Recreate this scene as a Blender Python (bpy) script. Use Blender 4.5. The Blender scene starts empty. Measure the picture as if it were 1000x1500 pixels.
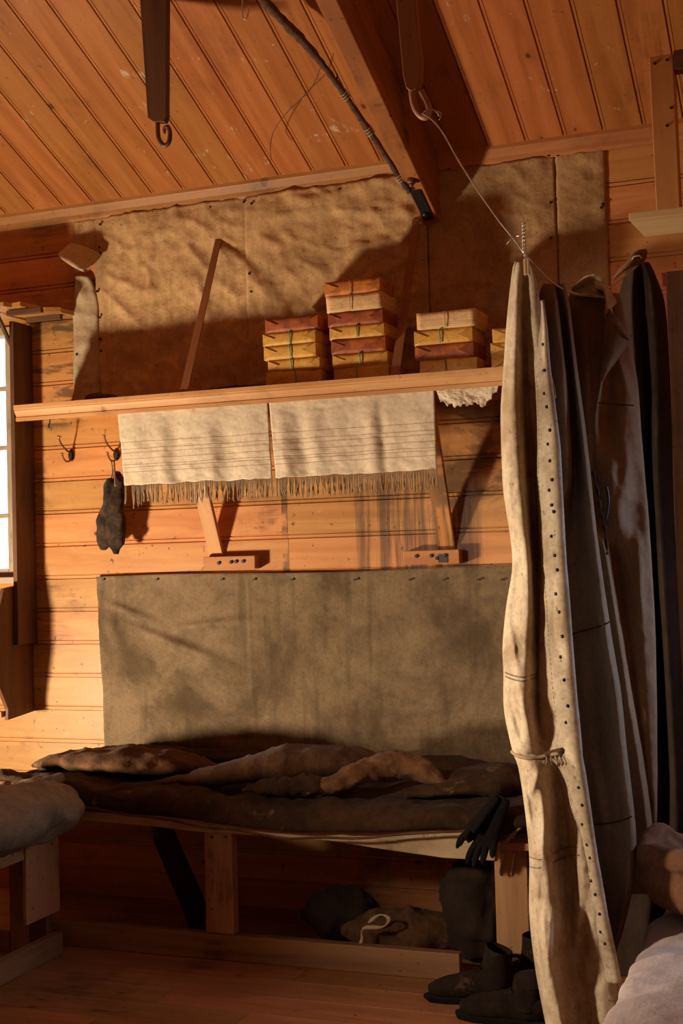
import bpy, bmesh, math, random
from mathutils import Vector, Matrix, noise
random.seed(7)
S = bpy.context.scene
C = S.collection
PI = math.pi
V = Vector

# ------------------------------------------------------------------ camera
F = 1910.66
YAW, PIT, ROL = .359552, .0389963, -.02661436
_f = V((-math.sin(YAW), math.cos(YAW), 0)); _r = V((math.cos(YAW), math.sin(YAW), 0)); _u = V((0, 0, 1))
FW = _f*math.cos(PIT) + _u*math.sin(PIT); _u2 = _u*math.cos(PIT) - _f*math.sin(PIT)
RT = _r*math.cos(ROL) + _u2*math.sin(ROL); UP = _u2*math.cos(ROL) - _r*math.sin(ROL)
EYE = V((0, 0, 1.5))
cam = bpy.data.cameras.new('camera'); camo = bpy.data.objects.new('camera', cam); C.objects.link(camo)
cam.sensor_fit = 'VERTICAL'; cam.sensor_height = 24; cam.lens = 24*F/1500; cam.clip_start = .05
M = Matrix((RT, UP, -FW)).transposed().to_4x4(); M.translation = EYE
camo.matrix_world = M
S.camera = camo

def ray(x, y): return RT*((x-500)/F) - UP*((y-750)/F) + FW
def aY(x, y, Y): d = ray(x, y); return EYE + d*(Y/d.y)
def aX(x, y, X): d = ray(x, y); return EYE + d*(X/d.x)
def aZ(x, y, Z): d = ray(x, y); return EYE + d*((Z-1.5)/d.z)
D = 5.3                       # the back wall
TC = math.tan(.38155)         # ceiling pitch
def ceil_z(Y): return 3.2 + (D-Y)*TC

# ------------------------------------------------------------------ tagging
def tag(o, label=None, cat=None, group=None, kind=None):
    if label: o['label'] = label
    if cat: o['category'] = cat
    if group: o['group'] = group
    if kind: o['kind'] = kind
    return o
def thing(name, label, cat, loc=(0, 0, 0), group=None):
    o = bpy.data.objects.new(name, None); C.objects.link(o); o.location = loc; o.empty_display_size = .05
    return tag(o, label, cat, group)

class MB:
    """mesh builder: faces carry a uv (u along the grain, metres) and a random number"""
    def __init__(s): s.v = []; s.f = []; s.uv = []; s.r = []; s.sm = []
    def face(s, idx, uv, r, sm=False): s.f.append(idx); s.uv.append(uv); s.r.append(r); s.sm.append(sm)
    def box(s, x0, x1, y0, y1, z0, z1, g=0, r=None, M=None):
        r = random.random() if r is None else r
        ou, ov = random.random()*9, random.random()*9
        b = len(s.v); P = [V((x, y, z)) for x in (x0, x1) for y in (y0, y1) for z in (z0, z1)]
        s.v += [(M @ p) if M else p for p in P]
        a, c = [i for i in range(3) if i != g]
        for q, nx in (((0, 1, 3, 2), 0), ((4, 6, 7, 5), 0), ((0, 4, 5, 1), 1), ((2, 3, 7, 6), 1), ((0, 2, 6, 4), 2), ((1, 5, 7, 3), 2)):
            if nx == g: uv = [((P[i][a])*.15+ou, P[i][c]+ov) for i in q]
            else:
                o = a if nx == c else c
                uv = [(P[i][g]+ou, P[i][o]+ov+(.37 if nx == a else 0)) for i in q]
            s.face([b+i for i in q], uv, r)
        return s
    def prism(s, poly, d, g=None, r=None):
        """poly: list of Vector; d: extrusion vector; g: grain direction"""
        r = random.random() if r is None else r
        n = len(poly); b = len(s.v); d = V(d); g = V(g or d).normalized()
        nn = (poly[1]-poly[0]).cross(poly[2]-poly[0])
        if nn.dot(d) > 0: poly = poly[::-1]
        s.v += poly + [p+d for p in poly]
        h = V((.31, .57, .76)); h = (h-g*h.dot(g)).normalized()
        ou = random.random()*9; uv = lambda p: (p.dot(g)+ou, p.dot(h))
        s.face(list(range(b, b+n)), [uv(p) for p in poly], r)
        s.face([b+n+i for i in reversed(range(n))], [uv(poly[i]+d) for i in reversed(range(n))], r)
        for i in range(n):
            j = (i+1) % n; q = [b+j, b+i, b+n+i, b+n+j]
            s.face(q, [uv(s.v[k]) for k in q], r)
        return s
    def tube(s, path, rad, n=10, r=None, cap=True, flat=None, amp=0, fr=8, up=None):
        """path of Vectors; rad: number, list, or list of (ra, rb)"""
        r = random.random() if r is None else r
        m = len(path); b = len(s.v); rad = rad if isinstance(rad, (list, tuple)) else [rad]*m
        t0 = (path[1]-path[0]).normalized()
        h = up or (V((0, 0, 1)) if abs(t0.z) < .9 else V((0, 1, 0)))
        L = 0; rows = []
        for i, p in enumerate(path):
            t = (path[min(i+1, m-1)]-path[max(i-1, 0)]).normalized()
            a = (h - t*h.dot(t)).normalized(); c = t.cross(a); h = a
            ra, rb = rad[i] if isinstance(rad[i], (list, tuple)) else (rad[i], rad[i])
            if i: L += (p-path[i-1]).length
            row = []
            for k in range(n):
                w = 2*PI*k/n; q = p + a*(rb*math.sin(w)) + c*(ra*math.cos(w))
                if amp: q = q + (q-p).normalized()*amp*noise.noise(q*fr)
                row.append(q)
            rows.append((row, L))
        for row, L_ in rows: s.v += row
        for i in range(m-1):
            for k in range(n):
                j = (k+1) % n
                s.face([b+i*n+k, b+i*n+j, b+(i+1)*n+j, b+(i+1)*n+k][::-1],
                       [(rows[i][1], k/n*.1), (rows[i][1], (k+1)/n*.1), (rows[i+1][1], (k+1)/n*.1), (rows[i+1][1], k/n*.1)][::-1], r, True)
        if cap:
            s.face([b+k for k in range(n)], [(0, 0)]*n, r); s.face([b+(m-1)*n+k for k in reversed(range(n))], [(0, 0)]*n, r)
        return s
    def grid(s, fn, nu, nv, closed=False, r=.5, uvs=(1, 1), capu=False):
        b = len(s.v); r0 = r
        for j in range(nv+1):
            for i in range(nu if closed else nu+1): s.v.append(V(fn(i/nu, j/nv)))
        w = nu if closed else nu+1
        for j in range(nv):
            for i in range(nu):
                k = (i+1) % w
                q = [b+j*w+i, b+j*w+k, b+(j+1)*w+k, b+(j+1)*w+i]
                uv = [(i/nu*uvs[0], j/nv*uvs[1]), ((i+1)/nu*uvs[0], j/nv*uvs[1]), ((i+1)/nu*uvs[0], (j+1)/nv*uvs[1]), (i/nu*uvs[0], (j+1)/nv*uvs[1])]
                s.face(q, uv, r0, True)
        if capu and closed:
            s.face([b+i for i in reversed(range(w))], [(0, 0)]*w, r0, True); s.face([b+nv*w+i for i in range(w)], [(0, 0)]*w, r0, True)
        return s
    def ball(s, c, rx, ry, rz, nu=16, nv=10, amp=0, fr=6, M=None, r=.5, p=1.0):
        c = V(c)
        def fn(u, v):
            a = 2*PI*u; t = PI*min(max(v, .001), .999)
            e = lambda x: math.copysign(abs(x)**p, x)
            d = V((e(math.cos(a))*e(math.sin(t))*rx, e(math.sin(a))*e(math.sin(t))*ry, -e(math.cos(t))*rz))
            if M: d = M @ d
            q = c+d
            if amp: q += d.normalized()*amp*(noise.fractal(q*fr, .8, 2.0, 4))
            return q
        return s.grid(fn, nu, nv, True, r, (.5, .3))
    def build(s, name, mat, parent=None, solid=0, bevel=0, off=-1, sub=0, smooth=None):
        me = bpy.data.meshes.new(name); me.from_pydata([tuple(p) for p in s.v], [], s.f)
        ul = me.uv_layers.new(name='UVMap'); k = 0
        for uv in s.uv:
            for q in uv: ul.data[k].uv = q; k += 1
        at = me.attributes.new('rnd', 'FLOAT', 'FACE')
        for i, r in enumerate(s.r): at.data[i].value = r
        for i, p in enumerate(me.polygons): p.use_smooth = s.sm[i] if smooth is None else smooth
        me.materials.append(mat)
        o = bpy.data.objects.new(name, me); C.objects.link(o)
        if parent:
            o.parent = parent
            w = V(parent.location) if parent.type == 'EMPTY' else V((0, 0, 0))     # mesh parents already sit in world space
            o.matrix_parent_inverse = Matrix.Translation(-w)
        if solid: m = o.modifiers.new('s', 'SOLIDIFY'); m.thickness = solid; m.offset = off
        if bevel: m = o.modifiers.new('b', 'BEVEL'); m.width = bevel; m.segments = 2; m.limit_method = 'ANGLE'; m.angle_limit = math.radians(40)
        if sub: m = o.modifiers.new('u', 'SUBSURF'); m.levels = sub; m.render_levels = sub
        return o

def cr(P, t, closed=False):
    """Catmull-Rom through P, t in 0..1"""
    n = len(P); m = n if closed else n-1
    x = t*m; i = min(int(x), m-1); f = x-i
    g = (lambda k: P[k % n]) if closed else (lambda k: P[min(max(k, 0), n-1)])
    a, b, c, d = g(i-1), g(i), g(i+1), g(i+2)
    return ((b*2) + (c-a)*f + (a*2-b*5+c*4-d)*f*f + (b*3-a-c*3+d)*f*f*f)*.5
def smooth_path(P, n): return [cr(P, i/n) for i in range(n+1)]
def fnz(p, fr, o=4): return noise.fractal(V(p)*fr, .8, 2.0, o)
def ridge(p, fr): return 1-abs(noise.noise(V(p)*fr))*2
def smooth01(x): x = min(max(x, 0), 1); return x*x*(3-2*x)

# ------------------------------------------------------------------ materials
def newmat(name):
    m = bpy.data.materials.new(name); m.use_nodes = True; nt = m.node_tree; nt.nodes.clear()
    out = nt.nodes.new('ShaderNodeOutputMaterial'); b = nt.nodes.new('ShaderNodeBsdfPrincipled'); nt.links.new(b.outputs[0], out.inputs[0])
    return m, nt, b
def N(nt, t, **k):
    n = nt.nodes.new(t)
    for a, v in k.items():
        if a.startswith('i_'): n.inputs[a[2:].replace('_', ' ')].default_value = v
        else: setattr(n, a, v)
    return n
def mix(nt, fac, a, b, mode='MIX'):
    n = nt.nodes.new('ShaderNodeMix'); n.data_type = 'RGBA'; n.blend_type = mode
    for i, x in ((0, fac), (6, a), (7, b)):
        if hasattr(x, 'is_linked') or hasattr(x, 'links'): nt.links.new(x, n.inputs[i])
        else: n.inputs[i].default_value = (*x, 1) if isinstance(x, tuple) and len(x) == 3 else x
    return n.outputs[2]
def ramp(nt, x, lo, hi, a=0., b=1.):
    n = nt.nodes.new('ShaderNodeMapRange'); n.interpolation_type = 'SMOOTHSTEP'; nt.links.new(x, n.inputs[0])
    n.inputs[1].default_value = lo; n.inputs[2].default_value = hi; n.inputs[3].default_value = a; n.inputs[4].default_value = b
    return n.outputs[0]
def mathn(nt, op, a, b=0.):
    n = nt.nodes.new('ShaderNodeMath'); n.operation = op
    for i, x in ((0, a), (1, b)):
        if isinstance(x, (int, float)): n.inputs[i].default_value = x
        else: nt.links.new(x, n.inputs[i])
    return n.outputs[0]
def noi(nt, vec, scale, detail=4, rough=.6, dist=0):
    n = N(nt, 'ShaderNodeTexNoise'); n.inputs['Scale'].default_value = scale; n.inputs['Detail'].default_value = detail
    n.inputs['Roughness'].default_value = rough; n.inputs['Distortion'].default_value = dist; nt.links.new(vec, n.inputs['Vector']); return n.outputs['Fac']
def scaled(nt, vec, s, off=None):
    n = N(nt, 'ShaderNodeMapping'); nt.links.new(vec, n.inputs[0]); n.inputs['Scale'].default_value = s
    return n.outputs[0]

def wood(name, light, dark, grime=.35, rough=.5, knots=1., soot=(.035, .02, .012), var=.35, bumps=.25, paint=0):
    m, nt, b = newmat(name)
    uv = N(nt, 'ShaderNodeUVMap').outputs[0]; at = N(nt, 'ShaderNodeAttribute', attribute_name='rnd').outputs['Fac']
    ob = N(nt, 'ShaderNodeTexCoord').outputs['Object']
    off = N(nt, 'ShaderNodeVectorMath', operation='ADD'); cx = N(nt, 'ShaderNodeCombineXYZ')
    nt.links.new(mathn(nt, 'MULTIPLY', at, 13.7), cx.inputs[0]); nt.links.new(mathn(nt, 'MULTIPLY', at, 5.3), cx.inputs[1]); nt.links.new(mathn(nt, 'MULTIPLY', at, 31.), cx.inputs[2])
    nt.links.new(uv, off.inputs[0]); nt.links.new(cx.outputs[0], off.inputs[1]); uvr = off.outputs[0]
    # knots
    warp = N(nt, 'ShaderNodeTexNoise'); warp.inputs['Scale'].default_value = 6; nt.links.new(uvr, warp.inputs['Vector'])
    vo = N(nt, 'ShaderNodeTexVoronoi'); vo.inputs['Scale'].default_value = 1; nt.links.new(scaled(nt, uvr, (4.4, 6.6, 1)), vo.inputs['Vector'])
    kd = mathn(nt, 'ADD', vo.outputs['Distance'], mathn(nt, 'MULTIPLY', mathn(nt, 'SUBTRACT', warp.outputs['Fac'], .5), .08))
    km = ramp(nt, noi(nt, scaled(nt, uvr, (1.5, 2.5, 1)), 1, 1), .47, .50)
    knot = mathn(nt, 'MULTIPLY', ramp(nt, kd, .05, .085, 1, 0), km)
    halo = mathn(nt, 'MULTIPLY', ramp(nt, kd, .04, .3, 1, 0), km)
    # grain, bent around knots
    gv = N(nt, 'ShaderNodeVectorMath', operation='ADD'); cy = N(nt, 'ShaderNodeCombineXYZ'); nt.links.new(mathn(nt, 'MULTIPLY', halo, .02), cy.inputs[1])
    nt.links.new(uvr, gv.inputs[0]); nt.links.new(cy.outputs[0], gv.inputs[1])
    g1 = noi(nt, scaled(nt, gv.outputs[0], (1.3, 16, 1)), 1, 4, .5, .8)
    g2 = noi(nt, scaled(nt, gv.outputs[0], (9, 240, 1)), 1, 3, .6, .2)
    g = mathn(nt, 'ADD', mathn(nt, 'MULTIPLY', g1, .85), mathn(nt, 'MULTIPLY', g2, .15))
    col = mix(nt, ramp(nt, g, .28, .72), dark, light)
    col = mix(nt, mathn(nt, 'MULTIPLY', halo, .35), col, tuple(c*.75 for c in dark))
    hs = N(nt, 'ShaderNodeHueSaturation'); nt.links.new(col, hs.inputs['Color'])
    nt.links.new(mathn(nt, 'ADD', mathn(nt, 'MULTIPLY', at, 2*var), 1-var), hs.inputs['Value'])
    nt.links.new(mathn(nt, 'ADD', mathn(nt, 'MULTIPLY', at, -.016), .508), hs.inputs['Hue']); col = hs.outputs[0]
    col = mix(nt, mathn(nt, 'MULTIPLY', knot, .85*knots), col, (.10, .035, .014))
    # grime: blotches and streaks
    gr = noi(nt, ob, 2.3, 8, .62, .4); gr2 = noi(nt, scaled(nt, uvr, (5, 45, 1)), 1, 6, .7, .5)
    gm = mathn(nt, 'MULTIPLY', ramp(nt, gr, .5, .74), ramp(nt, gr2, .36, .6)); col = mix(nt, mathn(nt, 'MULTIPLY', gm, grime*1.5), col, soot)
    sp = noi(nt, ob, 34, 3, .6); col = mix(nt, mathn(nt, 'MULTIPLY', ramp(nt, sp, .64, .73), min(1, grime*1.3)), col, soot)
    if paint:
        pn = mathn(nt, 'MULTIPLY', ramp(nt, noi(nt, ob, 5, 6, .7, 1.2), .60, .66), ramp(nt, noi(nt, scaled(nt, uvr, (9, 60, 1)), 1, 4), .48, .6)); col = mix(nt, mathn(nt, 'MULTIPLY', pn, paint), col, (.62, .52, .38))
    nt.links.new(col, b.inputs['Base Color'])
    nt.links.new(mathn(nt, 'ADD', mathn(nt, 'MULTIPLY', g, .25), rough-.12), b.inputs['Roughness'])
    b.inputs['Specular IOR Level'].default_value = .35
    bp = N(nt, 'ShaderNodeBump'); bp.inputs['Strength'].default_value = bumps; bp.inputs['Distance'].default_value = .004
    nt.links.new(mathn(nt, 'SUBTRACT', g, mathn(nt, 'MULTIPLY', knot, .4)), bp.inputs['Height']); nt.links.new(bp.outputs[0], b.inputs['Normal'])
    return m

def cloth(name, colr, stain, amt=.5, weave=900, fr=3., fuzz=.15, speck=0, seed=0, bumpd=.002, streak=0, fold=0, rnd=0):
    m, nt, b = newmat(name)
    ob = N(nt, 'ShaderNodeTexCoord').outputs['Object']; mp = N(nt, 'ShaderNodeMapping'); mp.inputs['Location'].default_value = (seed*3.1, seed*1.7, seed); nt.links.new(ob, mp.inputs[0]); ob = mp.outputs[0]
    n1 = noi(nt, ob, fr, 8, .65, .5); n2 = noi(nt, ob, fr*5, 5, .6)
    col = mix(nt, mathn(nt, 'MULTIPLY', ramp(nt, n1, .4, .68), amt), colr, stain)
    col = mix(nt, mathn(nt, 'MULTIPLY', ramp(nt, n2, .4, .75), amt*.6), col, stain)
    n3 = noi(nt, ob, 85, 4, .7); col = mix(nt, mathn(nt, 'MULTIPLY', ramp(nt, n3, .42, .68), .28), col, tuple(c*.7 for c in stain))
    if streak: col = mix(nt, mathn(nt, 'MULTIPLY', ramp(nt, noi(nt, scaled(nt, ob, (14, 14, 1.2)), 1, 5), .5, .7), streak), col, stain)
    if speck: col = mix(nt, mathn(nt, 'MULTIPLY', ramp(nt, noi(nt, ob, 60, 2), .66, .72), speck), col, tuple(c*.25 for c in stain))
    if rnd:
        at = N(nt, 'ShaderNodeAttribute', attribute_name='rnd').outputs['Fac']; hs = N(nt, 'ShaderNodeHueSaturation'); nt.links.new(col, hs.inputs['Color'])
        nt.links.new(mathn(nt, 'ADD', mathn(nt, 'MULTIPLY', at, 2*rnd), 1-rnd), hs.inputs['Value']); col = hs.outputs[0]
    nt.links.new(col, b.inputs['Base Color']); b.inputs['Roughness'].default_value = .92; b.inputs['Specular IOR Level'].default_value = .1
    b.inputs['Sheen Weight'].default_value = fuzz*.12; b.inputs['Sheen Roughness'].default_value = .5
    w1 = N(nt, 'ShaderNodeTexWave', bands_direction='X'); w2 = N(nt, 'ShaderNodeTexWave', bands_direction='Z')
    for w in (w1, w2): w.inputs['Scale'].default_value = weave/20; w.inputs['Distortion'].default_value = 2; w.inputs['Detail'].default_value = 1; nt.links.new(ob, w.inputs['Vector'])
    h = mathn(nt, 'ADD', mathn(nt, 'MULTIPLY', mathn(nt, 'ADD', w1.outputs['Fac'], w2.outputs['Fac']), .03), mathn(nt, 'MULTIPLY', noi(nt, ob, 28, 6, .65), 1.2))
    if fold: h = mathn(nt, 'ADD', h, mathn(nt, 'MULTIPLY', noi(nt, ob, 7, 3, .5, 1.5), fold))
    bp = N(nt, 'ShaderNodeBump'); bp.inputs['Strength'].default_value = .6; bp.inputs['Distance'].default_value = bumpd*2; nt.links.new(h, bp.inputs['Height']); nt.links.new(bp.outputs[0], b.inputs['Normal'])
    return m

def plain(name, col, rough=.5, metal=0, var=.5, dirt=(.05, .02, .01), fr=20):
    m, nt, b = newmat(name); ob = N(nt, 'ShaderNodeTexCoord').outputs['Object']
    n = noi(nt, ob, fr, 5); nt.links.new(mix(nt, mathn(nt, 'MULTIPLY', ramp(nt, n, .4, .7), var), col, dirt), b.inputs['Base Color'])
    b.inputs['Roughness'].default_value = rough; b.inputs['Metallic'].default_value = metal
    bp = N(nt, 'ShaderNodeBump'); bp.inputs['Strength'].default_value = .4; bp.inputs['Distance'].default_value = .001; nt.links.new(noi(nt, ob, fr*6, 3), bp.inputs['Height']); nt.links.new(bp.outputs[0], b.inputs['Normal'])
    return m

def parchment(name, base, red, amt, pale=0):
    """oiled paper / linen wrap"""
    m, nt, b = newmat(name); ob = N(nt, 'ShaderNodeTexCoord').outputs['Object']
    inf = N(nt, 'ShaderNodeObjectInfo').outputs['Random']; cx = N(nt, 'ShaderNodeCombineXYZ'); nt.links.new(mathn(nt, 'MULTIPLY', inf, 50), cx.inputs[0])
    ad = N(nt, 'ShaderNodeVectorMath', operation='ADD'); nt.links.new(ob, ad.inputs[0]); nt.links.new(cx.outputs[0], ad.inputs[1]); ob = ad.outputs[0]
    col = mix(nt, mathn(nt, 'MULTIPLY', ramp(nt, noi(nt, ob, 14, 5, .6), .38, .62), amt), base, red)
    col = mix(nt, mathn(nt, 'MULTIPLY', ramp(nt, noi(nt, ob, 40, 4, .7), .52, .72), .45), col, tuple(c*.3 for c in red))
    if pale:
        w = noi(nt, scaled(nt, ob, (3, 3, 150)), 1, 2); col = mix(nt, mathn(nt, 'MULTIPLY', ramp(nt, w, .4, .65), .5), col, tuple(c*.55 for c in base))
    nt.links.new(col, b.inputs['Base Color']); b.inputs['Roughness'].default_value = .55 if not pale else .9
    bp = N(nt, 'ShaderNodeBump'); bp.inputs['Strength'].default_value = .5; bp.inputs['Distance'].default_value = .004; nt.links.new(noi(nt, ob, 22, 4, .6, 1), bp.inputs['Height']); nt.links.new(bp.outputs[0], b.inputs['Normal'])
    return m

def stains_and_blotches(m):
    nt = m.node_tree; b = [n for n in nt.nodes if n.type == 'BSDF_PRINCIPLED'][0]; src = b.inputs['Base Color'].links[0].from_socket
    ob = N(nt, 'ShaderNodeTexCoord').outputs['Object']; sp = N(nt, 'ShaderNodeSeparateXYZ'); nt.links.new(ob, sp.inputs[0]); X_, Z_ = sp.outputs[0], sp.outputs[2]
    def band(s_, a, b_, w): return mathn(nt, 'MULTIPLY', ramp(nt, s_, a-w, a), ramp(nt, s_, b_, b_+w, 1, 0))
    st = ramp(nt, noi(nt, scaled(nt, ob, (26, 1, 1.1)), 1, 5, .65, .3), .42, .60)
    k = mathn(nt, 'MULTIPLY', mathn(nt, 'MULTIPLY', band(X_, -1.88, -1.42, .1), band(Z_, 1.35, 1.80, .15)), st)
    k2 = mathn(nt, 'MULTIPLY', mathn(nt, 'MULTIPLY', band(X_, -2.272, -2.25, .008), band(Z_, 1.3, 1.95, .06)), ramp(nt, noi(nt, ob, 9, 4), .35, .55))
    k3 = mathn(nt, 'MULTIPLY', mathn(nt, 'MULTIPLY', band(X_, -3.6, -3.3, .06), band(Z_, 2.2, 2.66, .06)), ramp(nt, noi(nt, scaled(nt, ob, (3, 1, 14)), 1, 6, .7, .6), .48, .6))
    k4 = mathn(nt, 'MULTIPLY', mathn(nt, 'MULTIPLY', band(X_, -1.5, -1.2, .12), band(Z_, 1.75, 2.15, .1)), ramp(nt, noi(nt, scaled(nt, ob, (3, 1, 6)), 1, 5, .7, .6), .42, .6))  # soft-edged darker blotches under the shelf, right of the long towels
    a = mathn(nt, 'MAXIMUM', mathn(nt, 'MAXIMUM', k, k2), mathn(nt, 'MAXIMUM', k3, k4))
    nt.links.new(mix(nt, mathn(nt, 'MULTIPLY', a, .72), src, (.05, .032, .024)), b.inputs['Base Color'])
W_WALL = wood('wall_pine', (.70, .335, .11), (.53, .225, .066), .55, .45, var=.13, paint=.35)
stains_and_blotches(W_WALL)
W_CEIL = wood('ceiling_pine', (.52, .195, .055), (.38, .125, .032), .3, .42, var=.14, paint=.8)
W_TRIM = wood('trim_pine', (.58, .25, .08), (.42, .16, .05), .35, .5, knots=.6, var=.08)
W_SHELF = wood('shelf_pine', (.74, .39, .16), (.56, .26, .09), .3, .5, knots=.7, var=.05)
W_BEAM = wood('beam_pine', (.50, .20, .06), (.30, .11, .035), .95, .5, knots=.8, var=.05)
W_DARK = wood('dark_wood', (.17, .075, .035), (.09, .038, .018), .5, .55, knots=.3, var=.12)
W_RED = wood('reddish_wood', (.36, .14, .055), (.24, .085, .035), .4, .5, knots=.5, var=.1)
W_BED = wood('bed_wood', (.50, .27, .12), (.34, .165, .07), .8, .65, knots=.5, var=.14)
W_RAIL = wood('rail_wood', (.34, .17, .08), (.22, .10, .045), .8, .65, knots=.5, var=.1)
W_POST = wood('post_wood', (.66, .28, .09), (.48, .19, .055), .45, .55, knots=.8, var=.05)
W_FLOOR = wood('floor_pine', (.44, .20, .075), (.29, .12, .045), .75, .5, knots=1., var=.12)
W_PALE = wood('pale_wood', (.76, .53, .28), (.62, .38, .17), .12, .6, knots=.3, var=.05)
W_FRAME = wood('window_paint', (.55, .45, .33), (.42, .32, .22), .4, .5, knots=0, var=.05)
PAPER = cloth('wall_sailcloth', (.66, .42, .20), (.30, .17, .075), .62, 300, 3.2, .05, .5, 1, .003, .3, 1.5, rnd=.12)
PAPER_L = cloth('pale_sailcloth', (.60, .46, .29), (.34, .22, .12), .5, 300, 4, .05, .4, 4, .003, .2, 1.)
CANVAS = cloth('grey_canvas', (.27, .185, .105), (.085, .055, .03), .85, 600, 2.2, .1, .35, 2, .0015, .45)
LINEN = cloth('linen', (.80, .67, .49), (.50, .36, .25), .28, 800, 5, .1, .1, 3, .001, .25)
GABER = cloth('windproof_cotton', (.63, .505, .355), (.26, .165, .09), .66, 700, 5, .15, .55, 5, .0015, .35)
GABER2 = cloth('brown_windproof_cotton', (.27, .185, .115), (.15, .095, .06), .5, 700, 4, .45, .2, 6, .0015, .2)
GABER3 = cloth('dim_windproof_cotton', (.30, .19, .11), (.17, .10, .06), .5, 700, 4, .4, .2, 7, .0015, .2)
DARKCL = cloth('dark_cloth', (.045, .027, .018), (.02, .012, .008), .6, 500, 5, .3, 0, 8, .002)
MATT = cloth('greasy_mattress_cloth', (.07, .034, .016), (.02, .011, .007), .75, 300, 6, .25, .3, 9, .004, 0, 1.)
def scuff(m, colr, k, sc=11, lo=.56, hi=.68):
    nt = m.node_tree; b = [n for n in nt.nodes if n.type == 'BSDF_PRINCIPLED'][0]; src = b.inputs['Base Color'].links[0].from_socket
    ob = N(nt, 'ShaderNodeTexCoord').outputs['Object']; f = mathn(nt, 'MULTIPLY', ramp(nt, noi(nt, ob, sc, 8, .75, .8), lo, hi), ramp(nt, noi(nt, ob, 3, 3), .42, .6))
    nt.links.new(mix(nt, mathn(nt, 'MULTIPLY', f, k), src, colr), b.inputs['Base Color'])
scuff(MATT, (.34, .20, .10), .55)
MATT2 = cloth('brown_quilt_cloth', (.15, .07, .03), (.05, .025, .013), .7, 300, 9, .3, .3, 10, .004, 0, 1.)
scuff(MATT2, (.42, .22, .09), .5, 14)
FUR = cloth('reindeer_fur', (.12, .055, .024), (.045, .022, .012), .6, 200, 8, .6, 0, 11, .006)
FUR_G = cloth('golden_fur', (.22, .11, .045), (.07, .033, .017), .6, 200, 8, .6, 0, 12, .006)
SEAL = cloth('seal_skin', (.10, .062, .042), (.012, .008, .006), .8, 200, 14, .5, 0, 13, .004, .5)
scuff(SEAL, (.34, .22, .14), .6, 12)
KNIT = cloth('black_knit', (.012, .008, .007), (.005, .004, .004), .5, 300, 20, .3, 0, 14, .003)
BOOTL = cloth('boot_leather', (.03, .018, .012), (.01, .007, .005), .6, 300, 12, .1, 0, 15, .003)
scuff(BOOTL, (.16, .10, .05), .5, 16)
BAGC = cloth('green_grey_bag_canvas', (.30, .23, .15), (.13, .13, .08), .8, 400, 5, .15, .2, 16, .003, 0, 1.)
BAGB = cloth('brown_bag_canvas', (.25, .12, .065), (.12, .055, .03), .6, 400, 5, .3, .2, 17, .003)
BLANK = cloth('pale_wool_blanket', (.56, .48, .47), (.40, .30, .27), .6, 500, 5, .5, 0, 18, .003, .2)
TWINE = plain('twine', (.55, .42, .26), .9, 0, .4)
GREEN = plain('green_string', (.10, .42, .25), .8, 0, .5, (.3, .3, .1))
WIRE = plain('galvanised_wire', (.75, .72, .68), .35, .8, .3)
WIRED = plain('dark_wire', (.12, .06, .035), .6, .3)
IRON = plain('rusty_iron', (.22, .10, .06), .55, .55, .6, (.09, .04, .025))
IRON_P = plain('pinkish_rust', (.5, .25, .16), .55, .3, .5, (.2, .09, .05))
BLACK = plain('black_iron', (.05, .045, .045), .45, .7, .4)
BRASS = plain('brass', (.65, .42, .16), .25, .9, .3)
BARK = plain('bark', (.12, .06, .03), .9, 0, .8, (.04, .02, .01), 60)
RED = plain('red_paint', (.5, .03, .02), .5)

# ------------------------------------------------------------------ the room
XL, XR, YB = -4.75, 1.25, -.9
W0, W1, WZ0, WZ1 = -4.38, -3.66, 1.475, 2.68       # window hole in the back wall
PITCH, Z0 = .1535, .0785
def boards_profile(y, z0, z1):
    """profile points (y, z) of one beaded board, front towards -Y"""
    g = .009
    return [(y+g, z0), (y+g, z0+.002), (y, z0+.004), (y, z0+.014), (y+.007, z0+.0165), (y+.007, z0+.0185), (y, z0+.021), (y, z1-.003), (y+g, z1-.0015), (y+g, z1)]
def wall_boards(mb, x0, x1, z0, z1, seams):
    xs = [x0]+[s for s in seams if x0 < s < x1]+[x1]
    for a, b in zip(xs, xs[1:]):
        r = random.random(); ou, ov = random.random()*9, random.random()*9
        pr = boards_profile(D, z0, z1); n = len(mb.v)
        for y, z in pr: mb.v += [V((a+.0008, y, z)), V((b-.0008, y, z))]
        for i in range(len(pr)-1):
            q = [n+2*i, n+2*i+1, n+2*i+3, n+2*i+2]
            mb.face(q, [(mb.v[k].x+ou, mb.v[k].z+ov) for k in q], r)
mb = MB()
for k in range(0, 22):
    z0 = Z0+PITCH*k; z1 = z0+PITCH
    sm = [random.choice((-2.25, -3.0, -.3, .4, -4.0)) if k not in (8, 9) else -2.245]
    if z1 <= WZ0+.02 or z0 >= WZ1-.02: wall_boards(mb, XL, XR, z0, z1, sm)
    else: wall_boards(mb, XL, W0, z0, z1, []); wall_boards(mb, W1, XR, z0, z1, sm)
mb.box(XL, W0, D+.012, D+.09, 0, 3.5, 0, .3); mb.box(W1, XR, D+.012, D+.09, 0, 3.5, 0, .3)
mb.box(W0, W1, D+.012, D+.09, 0, WZ0, 0, .3); mb.box(W0, W1, D+.012, D+.09, WZ1, 3.5, 0, .3)
mb.box(XL, XR, D, D+.012, 0, Z0, 0, .3)
tag(mb.build('wall_back', W_WALL), kind='structure')

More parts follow.
